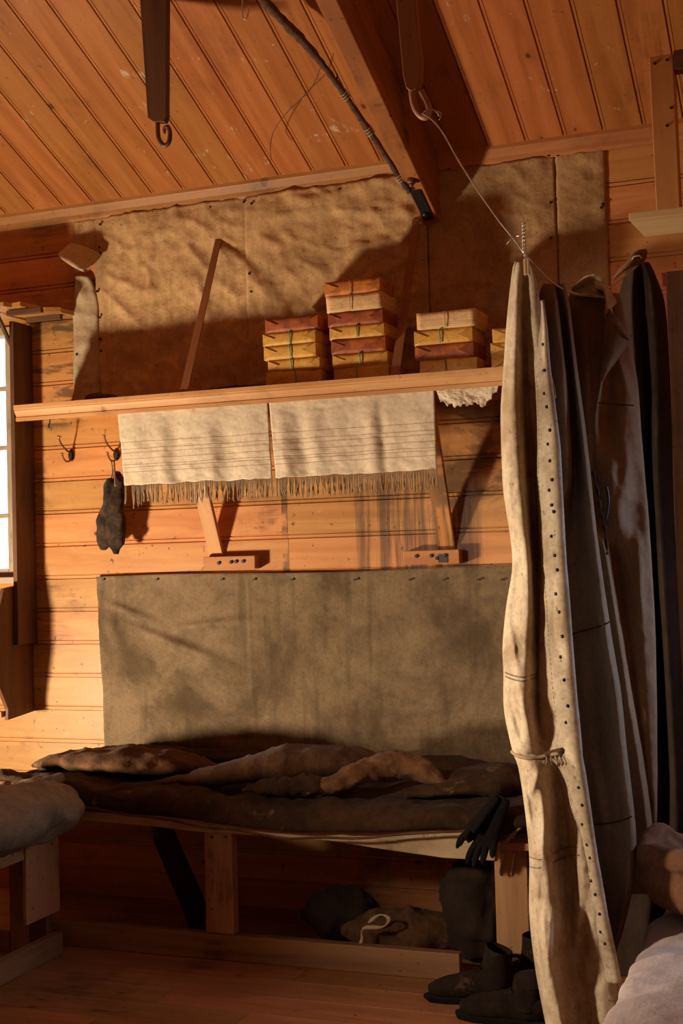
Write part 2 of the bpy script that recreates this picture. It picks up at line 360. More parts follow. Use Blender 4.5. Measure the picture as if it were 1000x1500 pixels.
mb = MB()                                            # ceiling boards run up the slope
d = V((0, -math.cos(.38155), math.sin(.38155))); nrm = V((0, -math.sin(.38155), -math.cos(.38155)))
base = V((0, D+.06, ceil_z(D+.06))); Lc = 6.8
cp = .1582
k = 0; x = -4.755-.007
while x < XR+.1:
    r = random.random(); ou, ov = random.random()*9, random.random()*9
    pr = [(0, -.009), (.0025, -.009), (.004, 0), (.013, 0), (.0145, -.0025), (.016, -.0025), (.0175, 0), (cp-.003, 0), (cp-.0015, -.009), (cp, -.009)]
    cuts = [0, random.uniform(1.5, 3.2), Lc] if random.random() < .35 else [0, Lc]
    for c0, c1 in zip(cuts, cuts[1:]):
        n = len(mb.v); r = random.random()
        for px, h in pr:
            for L in (c0+.0008, c1): mb.v.append(base+V((x+px, 0, 0))+d*L+nrm*h)
        for i in range(len(pr)-1):
            q = [n+2*i, n+2*i+2, n+2*i+3, n+2*i+1]
            mb.face(q, [((mb.v[j]-base).dot(d)+ou, mb.v[j].x+ov) for j in q], r)
    x += cp
b0 = base - nrm*.012
mb.prism([b0+V((XL, 0, 0)), b0+V((XR, 0, 0)), b0+V((XR, 0, 0))+d*Lc, b0+V((XL, 0, 0))+d*Lc], -nrm*.03, d, .2)
tag(mb.build('ceiling', W_CEIL), kind='structure')

mb = MB()                                            # floor planks along X
y = YB
while y < D:
    y2 = min(y+.17, D); xs = [XL, random.uniform(-3, -1.5), random.uniform(-.8, .8), XR]
    for a, b in zip(xs, xs[1:]): mb.box(a+.001, b-.001, y+.0012, y2-.0012, -.03, 0, 0)
    y = y2
mb.box(XL, XR, YB, D, -.06, -.031, 0)
tag(mb.build('floor', W_FLOOR, bevel=.0015), kind='structure')

mb = MB()
for k in range(0, 36):                               # left wall
    z0 = Z0+PITCH*k-.0785
    mb.box(XL-.03, XL, YB, D, z0+.001, z0+PITCH-.001, 1)
tag(mb.build('wall_left', W_WALL, bevel=.004), kind='structure')
mb = MB()
for k in range(0, 36):
    z0 = PITCH*k; mb.box(XR, XR+.03, YB, D, z0+.001, z0+PITCH-.001, 1)
tag(mb.build('wall_right', W_WALL, bevel=.004), kind='structure')
mb = MB()
for k in range(0, 38):
    z0 = PITCH*k; mb.box(XL, XR, YB-.03, YB, z0+.001, z0+PITCH-.001, 0)
tag(mb.build('wall_rear', W_WALL, bevel=.004), kind='structure')

def crown(x0, x1):
    pr = [(D, 3.146), (D-.012, 3.146), (D-.016, 3.153), (D-.022, 3.156), (D-.026, 3.172), (D-.040, 3.196), (D-.044, 3.202), (D-.044, 3.2215), (D-.05, 3.23), (D, 3.23)]
    return MB().prism([V((x0, y, z)) for y, z in pr], V((x1-x0, 0, 0)))
tag(crown(XL, -1.576).build('trim_1', W_TRIM), kind='structure')
tag(crown(-1.503, XR).build('trim_2', W_TRIM), kind='structure')
tag(MB().box(XL, XR, D-.02, D, 0, .12, 0).build('baseboard_back', W_TRIM, bevel=.004), kind='structure')

# window in the back wall
win = thing('window_1', None, None, ((W0+W1)/2, D, WZ0)); win['kind'] = 'structure'
m = MB()
for a in ((W0, W0+.04, D-.01, D+.09, WZ0, WZ1), (W1-.04, W1, D-.01, D+.09, WZ0, WZ1)): m.box(*a, g=2)
for a in ((W0+.04, W1-.04, D-.01, D+.09, WZ0, WZ0+.04), (W0+.04, W1-.04, D-.01, D+.09, WZ1-.04, WZ1)): m.box(*a, g=0)
m.build('window_frame', W_FRAME, win, bevel=.003)
for z in (1.772, 2.102, 2.39): MB().box(W0+.04, W1-.04, D+.035, D+.06, z-.011, z+.011, 0).build('muntin', W_FRAME, win, bevel=.002)
for x in (-4.14, -3.9): MB().box(x-.011, x+.011, D+.036, D+.059, WZ0+.04, WZ1-.04, 2).build('muntin', W_FRAME, win, bevel=.002)
MB().box(W0-.05, W1+.05, D-.07, D-.01, WZ0-.03, WZ0, 0).build('window_sill', W_FRAME, win, bevel=.004)
gm = bpy.data.materials.new('window_glass'); gm.use_nodes = True; nt = gm.node_tree; nt.nodes.clear()
o_ = nt.nodes.new('ShaderNodeOutputMaterial'); mx = nt.nodes.new('ShaderNodeMixShader'); tr = nt.nodes.new('ShaderNodeBsdfTransparent'); gl = nt.nodes.new('ShaderNodeBsdfGlossy')
fr_ = nt.nodes.new('ShaderNodeFresnel'); gl.inputs['Roughness'].default_value = .03; nt.links.new(fr_.outputs[0], mx.inputs[0]); nt.links.new(tr.outputs[0], mx.inputs[1]); nt.links.new(gl.outputs[0], mx.inputs[2]); nt.links.new(mx.outputs[0], o_.inputs[0])
MB().box(W0+.03, W1-.03, D+.046, D+.049, WZ0+.03, WZ1-.03, 0).build('pane', gm, win)

# ------------------------------------------------------------------ rafter
rf = thing('rafter', 'heavy orange-brown roof beam sloping down to meet the wall above the shelf', 'beam', (-1.54, D, 2.93))
xa, xb = -1.577, -1.504; Lr = 4.6
def bz(Y): return 2.922+(D-Y)*TC
Yf = D-Lr
m = MB().prism([V((xa, D-.002, bz(D))), V((xa, Yf, bz(Yf))), V((xa, Yf, ceil_z(Yf)-.001)), V((xa, D-.002, ceil_z(D)-.001))], V((xb-xa, 0, 0)), d)
m.build('beam', W_BEAM, rf, bevel=.005)
def under(x, Y, dn): return V((x, Y, bz(Y)-dn))
m = MB().prism([under(-1.566, 5.06, 0), under(-1.52, 5.06, 0), under(-1.52, 5.25, 0), under(-1.566, 5.25, 0)], V((0, 0, -.008)), d)
m.build('iron_plate', BLACK, rf, bevel=.002)
m = MB().tube([under(-1.54, 5.0, -.005), under(-1.54, 5.0, .018)], .017, 8); m.tube([under(-1.54, 5.0, .01), under(-1.54, 5.0, .03)], .009, 8)
m.build('bolt', IRON, rf)
m = MB().tube([under(-1.545, 5.2, 0), under(-1.545, 5.2, .022)], .012, 8); m.build('bolt', BLACK, rf)

# lashed pole
pp = [V((-1.93, 3.94, 3.66)), V((-1.84, 4.234, 3.53)), V((-1.74, 4.5, 3.395)), V((-1.66, 4.78, 3.225)), V((-1.565, 5.05, 3.008))]
pth = smooth_path(pp, 60)
po = thing('bark_pole', 'thin dark branch with bark running under the ceiling boards to the beam', 'pole', pp[-1])
rad = [(.017+.004*noise.noise(p*25) if i < 30 else .012) for i, p in enumerate(pth)]
MB().tube(pth, rad, 10, amp=.005, fr=60).build('stick', BARK, po)
for c, t in ((V(pth[38]), V(pth[39])-V(pth[38])), (V(pth[46]), V(pth[47])-V(pth[46])), (V(pth[55]), V(pth[56])-V(pth[55]))):
    t.normalize(); a = t.orthogonal().normalized(); b_ = t.cross(a)
    MB().tube([c+t*(i*.0014)+(a*math.cos(i*.7)+b_*math.sin(i*.7))*.016 for i in range(28)], .0022, 6).build('wire_wrap', TWINE, po)
m = MB().tube([pth[36], pth[36]+V((.012, -.02, .03))], [.005, .002], 6); m.build('twig', BARK, po)
w = [aY(470, 97, 4.62), aY(455, 130, 4.7), aY(420, 165, 4.76), aY(402, 190, 4.84), aY(396, 212, 4.95), aY(397, 235, 5.0)]
tag(MB().tube(smooth_path(w, 24), .0018, 6).build('loose_wire', WIRED), 'thin dark wire trailing in a curve below the lashed branch on the ceiling', 'wire')

# hanging bars with hooks
def hook_pts(c, s, lean=0):
    P = [(0, .10), (0, .05), (.002, .0), (.012, -.035), (.032, -.045), (.052, -.03), (.056, -.002), (.046, .022), (.036, .014)]
    return smooth_path([c+V((x*s+lean*z, 0, z*s)) for x, z in P], 30)
h1 = thing('ceiling_hook_bar', 'dark brown bar with an iron hook hanging at upper left, nearest the window', 'hook', aY(230, 176, 4.2))
tl, tr_, bl, br = aY(202, -40, 4.2), aY(244, -40, 4.2), aY(216, 172, 4.2), aY(243, 170, 4.2)
k_ = (ceil_z(4.2)-tl.z)/(tl.z-bl.z)
tl2 = tl+(tl-bl)*k_; tr2 = tr_+(tr_-br)*k_
lo = aY(224, 178, 4.2); lo2 = aY(240, 178, 4.2)
MB().prism([tl2, tr2, br, lo2, lo, bl], V((0, .03, 0)), V((0, 0, 1))).build('bar', W_DARK, h1, bevel=.002)
hk = [aY(x, y, 4.213) for x, y in ((231, 172), (231, 190), (233, 204), (240, 213), (247, 209), (249, 196), (246, 186), (241, 188), (241, 196))]
MB().tube(smooth_path(hk, 30), [.0085]*24+[.0075, .007, .0065, .006, .006, .005, .004], 10).build('hook', IRON, h1)
h2 = thing('ceiling_hook_bar', 'reddish tapered bar with a rusty hook hanging right of the beam, holding the wire', 'hook', aY(605, 130, 3.6))
tl, tr_ = aY(576, -40, 3.6), aY(607, -40, 3.6)
q = [aY(x, y, 3.6) for x, y in ((613, 60), (617, 85), (616, 118), (610, 130), (602, 134), (594, 128), (590, 112), (586, 70))]
k_ = (ceil_z(3.6)-tl.z)/(tl.z-q[-1].z)
MB().prism([tl+(tl-q[-1])*k_, tr_+(tl-q[-1])*k_]+q, V((0, .028, 0)), V((0, 0, 1))).build('bar', W_RED, h2, bevel=.003)
hk = [aY(x, y, 3.613) for x, y in ((603, 128), (604, 142), (608, 158), (616, 169), (624, 171), (628, 160), (624, 148), (618, 138), (616, 134))]
MB().tube(smooth_path(hk, 30), .0105, 10).build('hook', IRON_P, h2)
s_h = [aY(x, y, 4.3) for x, y in ((355, -62), (355, -5), (355, 20), (358, 28), (362, 24), (365, 8))]
s_h[0].z = ceil_z(4.3)-.002
tag(MB().tube(smooth_path(s_h, 24), .0028, 6).build('wire_hook', WIRE), 'small bright wire hook hanging from the ceiling boards near the top edge', 'hook')

# ------------------------------------------------------------------ wall cloth sheets (old sailcloth nailed up)
def sheet(name, label, x0, x1, z0, z1, mat, seed, amp=.012, kind=0, nails=(), cut=None, off=.006):
    t = thing(name, label, 'wall cloth', ((x0+x1)/2, D, z1), 'old sailcloth sheets nailed above the shelf')
    nu = int((x1-x0)/.012)+2; nv = int((z1-z0)/.012)+2
    def fn(u, v):
        x = x0+(x1-x0)*u; z = z1+(z0-z1)*v
        if cut: x, z = cut(u, v, x, z)
        p = V((x*1.0+seed*7, seed, z))
        if kind == 0: r = ridge(V((x*1.3+z*.5, z*1.2, seed)), 4.6); r2 = ridge(V((x*2.3, z*1.2-x*.8, seed+5)), 6)
        else: r = ridge(V((x*.55, z*1.9-x*.3, seed)), 4.2); r2 = ridge(V((x*.8, z*2.2+x*.9, seed+5)), 5)
        e = min(1, min(u, 1-u)*8+.25, 1)
        h = amp*(.55*max(0, r)**3+.4*max(0, r2)**4+.3*(fnz(p, 2.2)+.5)+.55*abs(noise.noise(p*7))+.4*abs(noise.noise(p*15+V((4, 1, 7))))+.22*abs(noise.noise(p*31)))*e*1.25
        return (x, D-off-max(0, h), z)
    MB().grid(fn, nu, nv, r=random.random(), uvs=(x1-x0, z1-z0)).build('cloth', mat, t, solid=.0015)
    for nx, nz in nails:
        y = D-off-amp*.6
        MB().tube([V((nx, D-.002, nz)), V((nx, y-.006, nz)), V((nx, y-.0062, nz))], [.004, .004, .007], 8).build('nail', BLACK, t)
    return t
XS = {'a': -3.302, 'b': -3.187, 'c': -2.402, 'd': -1.585, 'e': -1.013, 'f': -.806}
def nl(*px): return [(aY(x, y, D).x, aY(x, y, D).z) for x, y in px]
sheet('wall_cloth', 'tall brown wrinkled wall cloth left of the parcels, behind the left shelf strap', XS['b'], XS['c'], 2.22, 3.15, PAPER, 1, .016, 0, nl((150, 330), (200, 318), (258, 311), (310, 305), (360, 297), (368, 402), (371, 428), (365, 312), (150, 372)))
sheet('wall_cloth', 'creased golden brown wall cloth just above the tallest parcel stack', XS['c']-.01, XS['d']+.02, 2.22, 3.152, PAPER, 2.3, .02, 1, nl((372, 300), (428, 291), (500, 280), (560, 270)), off=.009)
sheet('wall_cloth', 'dim brown wall cloth right of the beam, behind the hanging wire', XS['d']+.02, XS['e'], 2.22, 3.15, PAPER, 3.1, .013, 1, nl((660, 248), (710, 240), (760, 233), (805, 229), (808, 298), (808, 350)))
sheet('wall_cloth', 'narrow flat wall cloth strip at the right end, beside bare boards', XS['e']+.003, XS['f'], 2.22, 3.152, PAPER, 4.4, .008, 1, nl((818, 228), (880, 218), (884, 300), (882, 305)), off=.004)
def cutl(u, v, x, z):
    e = fnz(V((0, 0, z*6)), 1)
    if v < .25: x += (1-u)*.0+ .02*(1-v/.25)*(1-u)-.0; x -= .045*(1-v/.25)**2*u
    if u < .5: x += .008*e
    return x, z
sheet('wall_cloth', 'pale narrow wall cloth strip with ragged edge, nearest the window', XS['a']-.01, XS['b']+.012, 2.24, 2.88, PAPER_L, 5.2, .016, 1, nl((147, 428), (149, 466), (151, 498), (117, 520), (152, 515)), cut=cutl, off=.012)
# top left strip joining to the crown
sheet('wall_cloth', 'small dirty wall cloth patch under the crown at far upper left', -3.30, XS['b']+.006, 2.98, 3.148, PAPER, 6.2, .008, 0, nl((148, 363),), off=.004)
# torn curling flap
P_ = [[aY(104, 356, 5.285), aY(126, 362, 5.27), aY(147, 372, 5.28)], [aY(94, 364, 5.24), aY(118, 374, 5.20), aY(141, 384, 5.24)],
      [aY(85, 374, 5.21), aY(104, 387, 5.15), aY(122, 397, 5.16)], [aY(96, 380, 5.24), aY(112, 392, 5.22), aY(130, 396, 5.24)]]
fl = MB().grid(lambda u, v: cr([cr(r_, u) for r_ in P_], v)+V((0, .004*noise.noise(V((u*5, v*5, 2))), 0)), 20, 24, r=.4)
tag(fl.build('torn_flap', PAPER_L, solid=.002), 'torn corner of brown wall cloth curling off the wall above the window plank', 'wall cloth')

# ------------------------------------------------------------------ window surround: plank, side board, strut
pl = thing('window_plank', 'broken orange plank sticking out over the window at the left edge', 'shelf', (-3.6, D, 2.69))
ya = 4.955
m = MB().prism([V((-4.5, ya, 2.70)), V((-3.47, ya, 2.70)), V((-3.45, ya+.04, 2.70)), V((-3.40, ya+.03, 2.70)), V((-3.38, 5.12, 2.70)), V((-4.5, 5.12, 2.70))], V((0, 0, .022)), V((1, 0, 0)), .2); m.build('board', W_WALL, pl, bevel=.002)
m = MB().prism([V((-4.5, 5.123, 2.695)), V((-3.36, 5.123, 2.695)), V((-3.30, 5.16, 2.695)), V((-3.31, 5.2, 2.695)), V((-3.285, 5.296, 2.695)), V((-4.5, 5.296, 2.695))], V((0, 0, .022)), V((1, 0, 0)), .4); m.build('board', W_WALL, pl, bevel=.002)
m = MB().box(-3.50, -3.315, 5.02, 5.045, 2.672, 2.6945, 0); m.box(-3.52, -3.33, 5.2, 5.225, 2.672, 2.6945, 0); m.build('batten', W_DARK, pl, bevel=.002)
tag(MB().tube([aY(-8, 452, 5.02), aY(20, 514, 5.2)], .012, 4).build('window_strut', W_DARK), 'dark diagonal strut across the upper corner of the window', 'strut')
XPN = -3.548
sb = thing('window_side_board', 'dark upright board with angular lower bracket beside the window', 'board', (XPN, 5.2, .84))
p_ = lambda x, y: (lambda q: V((XPN, min(q.y, 5.296), q.z)))(aX(x, y, XPN))
yn = aX(22, 650, XPN).y
MB().prism([V((XPN, yn, 1.16)), V((XPN, yn, 2.672)), V((XPN, 5.297, 2.672)), V((XPN, 5.297, 1.16))], V((-.022, 0, 0)), V((0, 0, 1)), .45).build('upright', W_DARK, sb, bevel=.002)
br_ = [p_(50, 1043), p_(18, 1055), p_(18, 1038), p_(-3, 985), p_(-5, 935), p_(12, 862), V((XPN, 5.22, 1.44)), V((XPN, 5.295, 1.44))]
br_[0] = V((XPN, 5.295, br_[0].z))
MB().prism([v+V((-.0225, 0, 0)) for v in br_], V((-.02, 0, 0)), V((0, 0, 1)), .9).build('bracket', W_DARK, sb, bevel=.002)
MB().box(XPN-.09, XPN-.043, 5.06, 5.1, .835, .86, 1).build('foot_block', W_TRIM, sb, bevel=.002)

# ------------------------------------------------------------------ the shelf
sh = thing('wall_shelf', 'long orange shelf with moulded front edge, straps above and slanting braces below', 'shelf', (-2, D, 2.165))
xs0, xs1 = -3.385, -.42  # right end behind the garments lengthened to shade the wall above
MB().box(xs0+.012, xs1, 4.925, D-.001, 2.217, 2.238, 0).build('board', W_SHELF, sh, bevel=.001)
pr = [(4.925, 2.2385), (4.898, 2.2385), (4.898, 2.222), (4.903, 2.219), (4.903, 2.213), (4.908, 2.204), (4.916, 2.194), (4.918, 2.187), (4.914, 2.184), (4.914, 2.168), (4.925, 2.168)]
MB().prism([V((xs0, y, z)) for y, z in pr], V((xs1-xs0, 0, 0)), None, .5).build('moulding', W_SHELF, sh)
for xt, zt, yb in ((-2.542, 2.985, 4.91), (-1.607, 2.975, 4.925)):
    a = V((xt, D-.012, zt)); b_ = V((xt, yb, 2.2384)); w_ = V((.016, 0, 0)); t_ = (b_-a).cross(w_).normalized()*.005
    MB().prism([a-w_, a+w_, b_+w_*1.2, b_-w_*1.2], t_, b_-a, .5).build('strap', W_RED, sh, bevel=.001)
    MB().tube([a+V((0, -.002, -.02)), a+V((0, -.014, -.02))], .006, 8).build('nail', BLACK, sh)
for i, xc in enumerate((-2.595, -1.521)):
    a = V((xc, D-.012, 1.545)); b_ = V((xc, 4.96 if i == 0 else 5.0, 2.216)); w_ = V((.034 if i == 0 else .037, 0, 0)); t_ = (b_-a).cross(w_).normalized()*.024
    if t_.y > 0: t_ = -t_
    MB().prism([a-w_, a+w_, b_+w_, b_-w_], t_*-1, b_-a, .6).build('brace', W_SHELF if i == 0 else W_WALL, sh, bevel=.003)
    c0, c1 = ((-2.64, -2.385), (-1.70, -1.455))[i]
    cl = MB().box(c0, c1, D-.055, D-.001, 1.485, 1.543, 0, .6).build('cleat', W_TRIM, sh, bevel=.003)
    for kx in ((-2.56, -2.5, -2.475, -2.44), (-1.64, -1.575, -1.55, -1.515))[i]:
        zz = 1.514+random.uniform(-.008, .008)
        MB().tube([V((kx, D-.05, zz)), V((kx, D-.061, zz)), V((kx, D-.062, zz))], [.008, .008, .005], 8).build('bolt', BLACK, cl)
    if i == 1: MB().box(-1.545, -1.505, D-.0585, D-.0552, 1.49, 1.525, 0).build('plate', BLACK, cl)

# ------------------------------------------------------------------ parcels
PG = parchment('gold_waxed_paper', (.80, .44, .085), (.50, .20, .035), .45)
PR = parchment('red_brown_waxed_paper', (.50, .13, .025), (.20, .045, .025), .7)
PO = parchment('orange_waxed_paper', (.72, .25, .035), (.28, .09, .03), .7)
PL = parchment('pale_linen_wrap', (.95, .62, .30), (.55, .24, .09), .35, 1)
def parcel_meshes(w, h, dp, seed):
    """soft box, origin at bottom centre of the front face"""
    m = MB(); nx, nz, ny = 12, 4, 8; rr = .5
    def P(x, y, z):
        u, v, t = x/w*2, (z-h/2)/h*2, (y-dp/2)/dp*2
        b = .0035*(1-u*u)*(1-v*v)
        q = V((x, y, z))
        q.z += (.0025*(1-u*u)*(1-t*t))*(1 if v > .9 else 0)
        if y < dp*.1: q.y -= b
        n = V((noise.noise(q*14+V((seed, 0, 0))), noise.noise(q*14+V((0, seed, 0))), .6*noise.noise(q*14+V((0, 0, seed)))))*.0035
        if z < .001: n.z = 0
        return q+n
    def quad(fn, a, b):
        s = len(m.v)
        for j in range(b+1):
            for i in range(a+1): m.v.append(P(*fn(i/a, j/b)))
        for j in range(b):
            for i in range(a):
                q = [s+j*(a+1)+i, s+j*(a+1)+i+1, s+(j+1)*(a+1)+i+1, s+(j+1)*(a+1)+i]
                m.face(q, [(0, 0)]*4, rr, True)
    X = lambda u: -w/2+w*u
    quad(lambda u, v: (X(u), 0, h*v), nx, nz); quad(lambda u, v: (X(1-u), dp, h*v), nx, nz)
    quad(lambda u, v: (w/2, dp*u, h*v), ny, nz); quad(lambda u, v: (-w/2, dp*(1-u), h*v), ny, nz)
    quad(lambda u, v: (X(u), dp*v, h), nx, ny); quad(lambda u, v: (X(u), dp*(1-v), 0), nx, ny)
    fls = []
    for sx in (-1, 1):
        f = MB(); t = h*1.0; lf = .001 if sx < 0 else .012
        e = sx*w/2
        a = [V((e-sx*.001, -.0045, .003)), V((e-sx*.001, -.0045, h-.003)), V((e-sx*t, -.0055-lf, h*.52))]
        f.prism(a, V((0, .003, 0))); fls.append(f)
    return m, fls
def uniq(me_o):
    me = me_o.data; bm = bmesh.new(); bm.from_mesh(me); bmesh.ops.remove_doubles(bm, verts=bm.verts, dist=.0004); bm.to_mesh(me); bm.free()
COLN = {'G': 'golden', 'R': 'red-brown', 'O': 'orange-brown', 'P': 'pale linen'}
stacks = [
 ('short left stack of five', (388, 467), [('R', 464, 482), ('G', 485, 503), ('G', 504, 524), ('G', 525, 543), ('G', 543, 0)], 'left'),
 ('tall stack of seven', (481, 563), [('O', 409, 430), ('P', 430, 455), ('R', 455, 475), ('G', 476, 495), ('R', 495, 516), ('G', 517, 536), ('G', 537, 0)], 'tall'),
 ('stack of four beside the beam strap', (610, 697), [('P', 455, 481), ('G', 481, 502), ('R', 503, 525), ('G', 526, 0)], 'third'),
 ('stack half hidden by the coat', (722, 806), [('G', 478, 499), ('G', 499, 520), ('G', 520, 0)], 'hidden')]
ORD = {0: 'topmost', 1: 'second from the top', 2: 'third from the top', 3: 'fourth from the top', 4: 'fifth from the top', 5: 'sixth from the top', 6: 'bottom'}
Yp = 4.975; sd = 0
for sname, (xl, xr), rows, key in stacks:
    xm = (xl+xr)/2; cx_ = aY(xm, 500, Yp).x; w_ = aY(xr, 500, Yp).x-aY(xl, 500, Yp).x
    zt = [aY(xm, r_[1], Yp).z for r_ in rows]; zb = zt[1:]+[2.2395]
    n = len(rows)
    for i, (c_, a_, b_) in enumerate(rows):
        sd += 1; z0, z1 = zb[i]+.0008, zt[i]-.0008; h_ = z1-z0
        pos = 'at the bottom' if i == n-1 else ORD[i] if i == 0 else ORD[i]
        lab = f"{COLN[c_]} wrapped parcel, {pos} of the {sname}" if i < n-1 else f"{COLN[c_]} wrapped parcel on the shelf, lowest of the {sname}"
        t = thing('wrapped_parcel', lab, 'parcel', (cx_+[0, -.012, -.01, .006, .003, -.004, .004][i] if key != 'tall' else cx_+(-.012+.005*i), Yp+.012*noise.noise(V((sd, 1, 1))), z0), 'wrapped parcels on the shelf')
        t.rotation_euler.z = random.uniform(-.05, .05)
        mat = {'G': PG, 'R': PR, 'O': PO, 'P': PL}[c_]
        m, fls = parcel_meshes(w_*random.uniform(.97, 1.0), h_, .19, sd*3.3)
        o = m.build('wrapping', mat); uniq(o); o.parent = t
        if c_ != 'P':
            for f in fls: o = f.build('folded_end', mat); o.parent = t
        sm_ = GREEN if c_ == 'G' else TWINE
        sx = random.uniform(-.02, .012)
        if c_ in 'GPO':
            yy = -.0072; lp = [V((sx, yy, .001)), V((sx+.002, yy-.002, h_/2)), V((sx-.002, yy, h_-.001)), V((sx-.002, .002, h_+.0004)), V((sx, .18, h_+.0004)), V((sx, .1935, h_*.5)), V((sx, .1935, .002))]
            o = MB().tube(lp, .0018 if c_ != 'G' else .0024, 6).build('string', sm_); o.parent = t
# odd bits behind on the shelf
m = MB()
tag(MB().ball((-3.08, 5.14, 2.268), .085, .07, .028, 24, 12, .02, 14).build('crumpled_cloth', MATT2), 'crumpled brown cloth lying on the left end of the shelf', 'cloth')
tag(MB().ball((-2.42, 5.16, 2.262), .22, .06, .022, 30, 12, .02, 14).build('crumpled_cloth', MATT), 'flat dark cloth lying on the shelf left of the parcels', 'cloth')

# ------------------------------------------------------------------ towels hanging from the shelf front
def stripes_mat():
    m = LINEN.copy(); m.name = 'striped_linen'; nt = m.node_tree; b = [n for n in nt.nodes if n.type == 'BSDF_PRINCIPLED'][0]
    src = b.inputs['Base Color'].links[0].from_socket
    uv = N(nt, 'ShaderNodeUVMap').outputs[0]; sp = N(nt, 'ShaderNodeSeparateXYZ'); nt.links.new(uv, sp.inputs[0]); acc = None
    wob = mathn(nt, 'MULTIPLY', mathn(nt, 'SUBTRACT', noi(nt, uv, 9, 3), .5), .02)
    v = mathn(nt, 'ADD', sp.outputs[1], wob)
    for c in (.44, .53, .58, .66, .735, .77, .83):
        d_ = mathn(nt, 'ABSOLUTE', mathn(nt, 'SUBTRACT', v, c)); k = ramp(nt, d_, .002, .008, 1, 0)
        acc = k if acc is None else mathn(nt, 'MAXIMUM', acc, k)
    col = mix(nt, mathn(nt, 'MULTIPLY', acc, .6), src, (.30, .13, .10)); nt.links.new(col, b.inputs['Base Color']); return m
TOW = stripes_mat()
FRNG = cloth('fringe_thread', (.40, .29, .18), (.2, .13, .08), .6, 400, 14, .1, 0, 21, .002)
def towel(label, x0t, x1t, x0b, x1b, zt, zb, folds, seed, fringe=True, rag=False):
    t = thing('hand_towel', label, 'towel', ((x0t+x1t)/2, 4.93, zt), 'linen towels hanging under the shelf')
    def off(u, v):
        y = 0
        for c, w_, a in folds: y += .6*a*math.exp(-((u-c-.02*v)/w_)**2)*smooth01(v*1.6+.12)
        return y + .010*fnz(V((u*2.2, v*1.4, seed)), 1.4)*v + .0025*fnz(V((u*9, v*7, seed)), 1.5)
    def fn(u, v):
        x = (x0t+(x1t-x0t)*u)*(1-v)+(x0b+(x1b-x0b)*u)*v
        zz = zt+(zb-zt)*v
        if v > .9: zz += (v-.9)*10*(.006*fnz(V((u*8, seed, 3)), 1.3)+(.03*fnz(V((u*6, seed, 1)), 1.) if rag else 0))
        if rag: zz += .02*v*math.sin(u*PI)*-1+.02*v*(u > .9)
        return V((x, 4.930-off(u, v), zz))
    MB().grid(fn, 90, 60, uvs=(1, 1)).build('cloth', LINEN if rag else TOW, t, solid=.0016)
    if fringe:
        m = MB(); n = int((x1b-x0b)/.0058)
        for i in range(n):
            u = (i+.5)/n
            if noise.noise(V((u*16, seed, 9))) < -.38: continue
            p = fn(u, 1); p.y += .0006; L = .082+.022*noise.noise(V((u*9, seed, 4)))+random.uniform(-.008, .008)
            cl_ = round(u*n/4.)*4/n; dx = (cl_-u)*(x1b-x0b)*.6+random.uniform(-.003, .003)
            P = [p+V((0, 0, .003)), p+V((dx*.3, random.uniform(-.002, .002), -L*.3)), p+V((dx*.9+.004*math.sin(i*1.7), random.uniform(-.004, .004), -L*.65)), p+V((dx+random.uniform(-.006, .006), random.uniform(-.005, .005), -L))]
            m.tube(smooth_path(P, 7), [.0021]*7+[.0012], 5)
        o = m.build('fringe', FRNG, t); o['kind'] = 'stuff'
    return t
def tx(x, y): return aY(x, y, 4.93)
a, b_, c_, d_ = tx(172, 606), tx(392, 595), tx(182, 712), tx(399, 699)
towel('left fringed towel of the two big ones under the shelf', a.x, b_.x, c_.x, d_.x, 2.19, (c_.z+d_.z)/2, [(.10, .06, .012), (.36, .07, -.018), (.28, .05, .014), (.70, .08, -.022), (.6, .05, .012), (.88, .05, .008)], 1)
a, b_, c_, d_ = tx(394, 594), tx(636, 578), tx(404, 700), tx(640, 688)
towel('middle fringed towel under the shelf, the widest', a.x, b_.x, c_.x, d_.x, 2.19, (c_.z+d_.z)/2, [(.06, .04, .014), (.17, .05, -.02), (.26, .05, .012), (.48, .08, -.008), (.62, .05, .016), (.67, .03, -.012), (.9, .06, .008)], 2)
a, b_, c_, d_ = tx(637, 578), tx(732, 571), tx(645, 588), tx(728, 584)
towel('short ragged scrap of towel under the shelf beside the canvas coat', a.x, b_.x, c_.x, d_.x, 2.19, (c_.z+d_.z)/2, [(.3, .2, .01)], 3, False, True)

# ------------------------------------------------------------------ coat hooks and skin mitts
def coat_hook(px, py, label):
    c = aY(px, py, D); t = thing('coat_hook', label, 'hook', c, 'double hooks screwed to the wall boards')
    MB().ball(c+V((0, -.005, 0)), .016, .006, .030, 14, 8).build('back_plate', BLACK, t)
    up = [c+V((0, -.006, .012)), c+V((-.002, -.03, .018)), c+V((-.004, -.065, .036)), c+V((-.005, -.09, .058)), c+V((-.005, -.1, .080))]
    dn = [c+V((0, -.006, -.012)), c+V((0, -.02, -.028)), c+V((-.004, -.045, -.03)), c+V((-.01, -.06, -.012)), c+V((-.012, -.062, .004))]
    MB().tube(smooth_path(up, 16), .0042, 8).build('upper_arm', IRON, t)
    MB().ball(up[-1], .008, .008, .008, 10, 8).build('knob', BRASS, t)
    MB().tube(smooth_path(dn, 16), .0042, 8).build('lower_arm', IRON, t); 
    MB().ball(dn[-1], .0065, .0065, .0065, 10, 8).build('knob', BRASS, t)
    return c
coat_hook(105, 667, 'empty coat hook on the wall between window and mitts')
hc = coat_hook(171, 666, 'coat hook beside the left towel, carrying the dark skin mitts')
c = aY(73, 618, D-.05)
tag(MB().tube(smooth_path([V((c.x, c.y, 2.2165)), c+V((0, 0, .02)), c, c+V((0, -.01, -.02)), c+V((.008, -.015, -.03))], 12), .003, 6).build('small_hook', BLACK), 'tiny black hook under the left end of the shelf', 'hook')
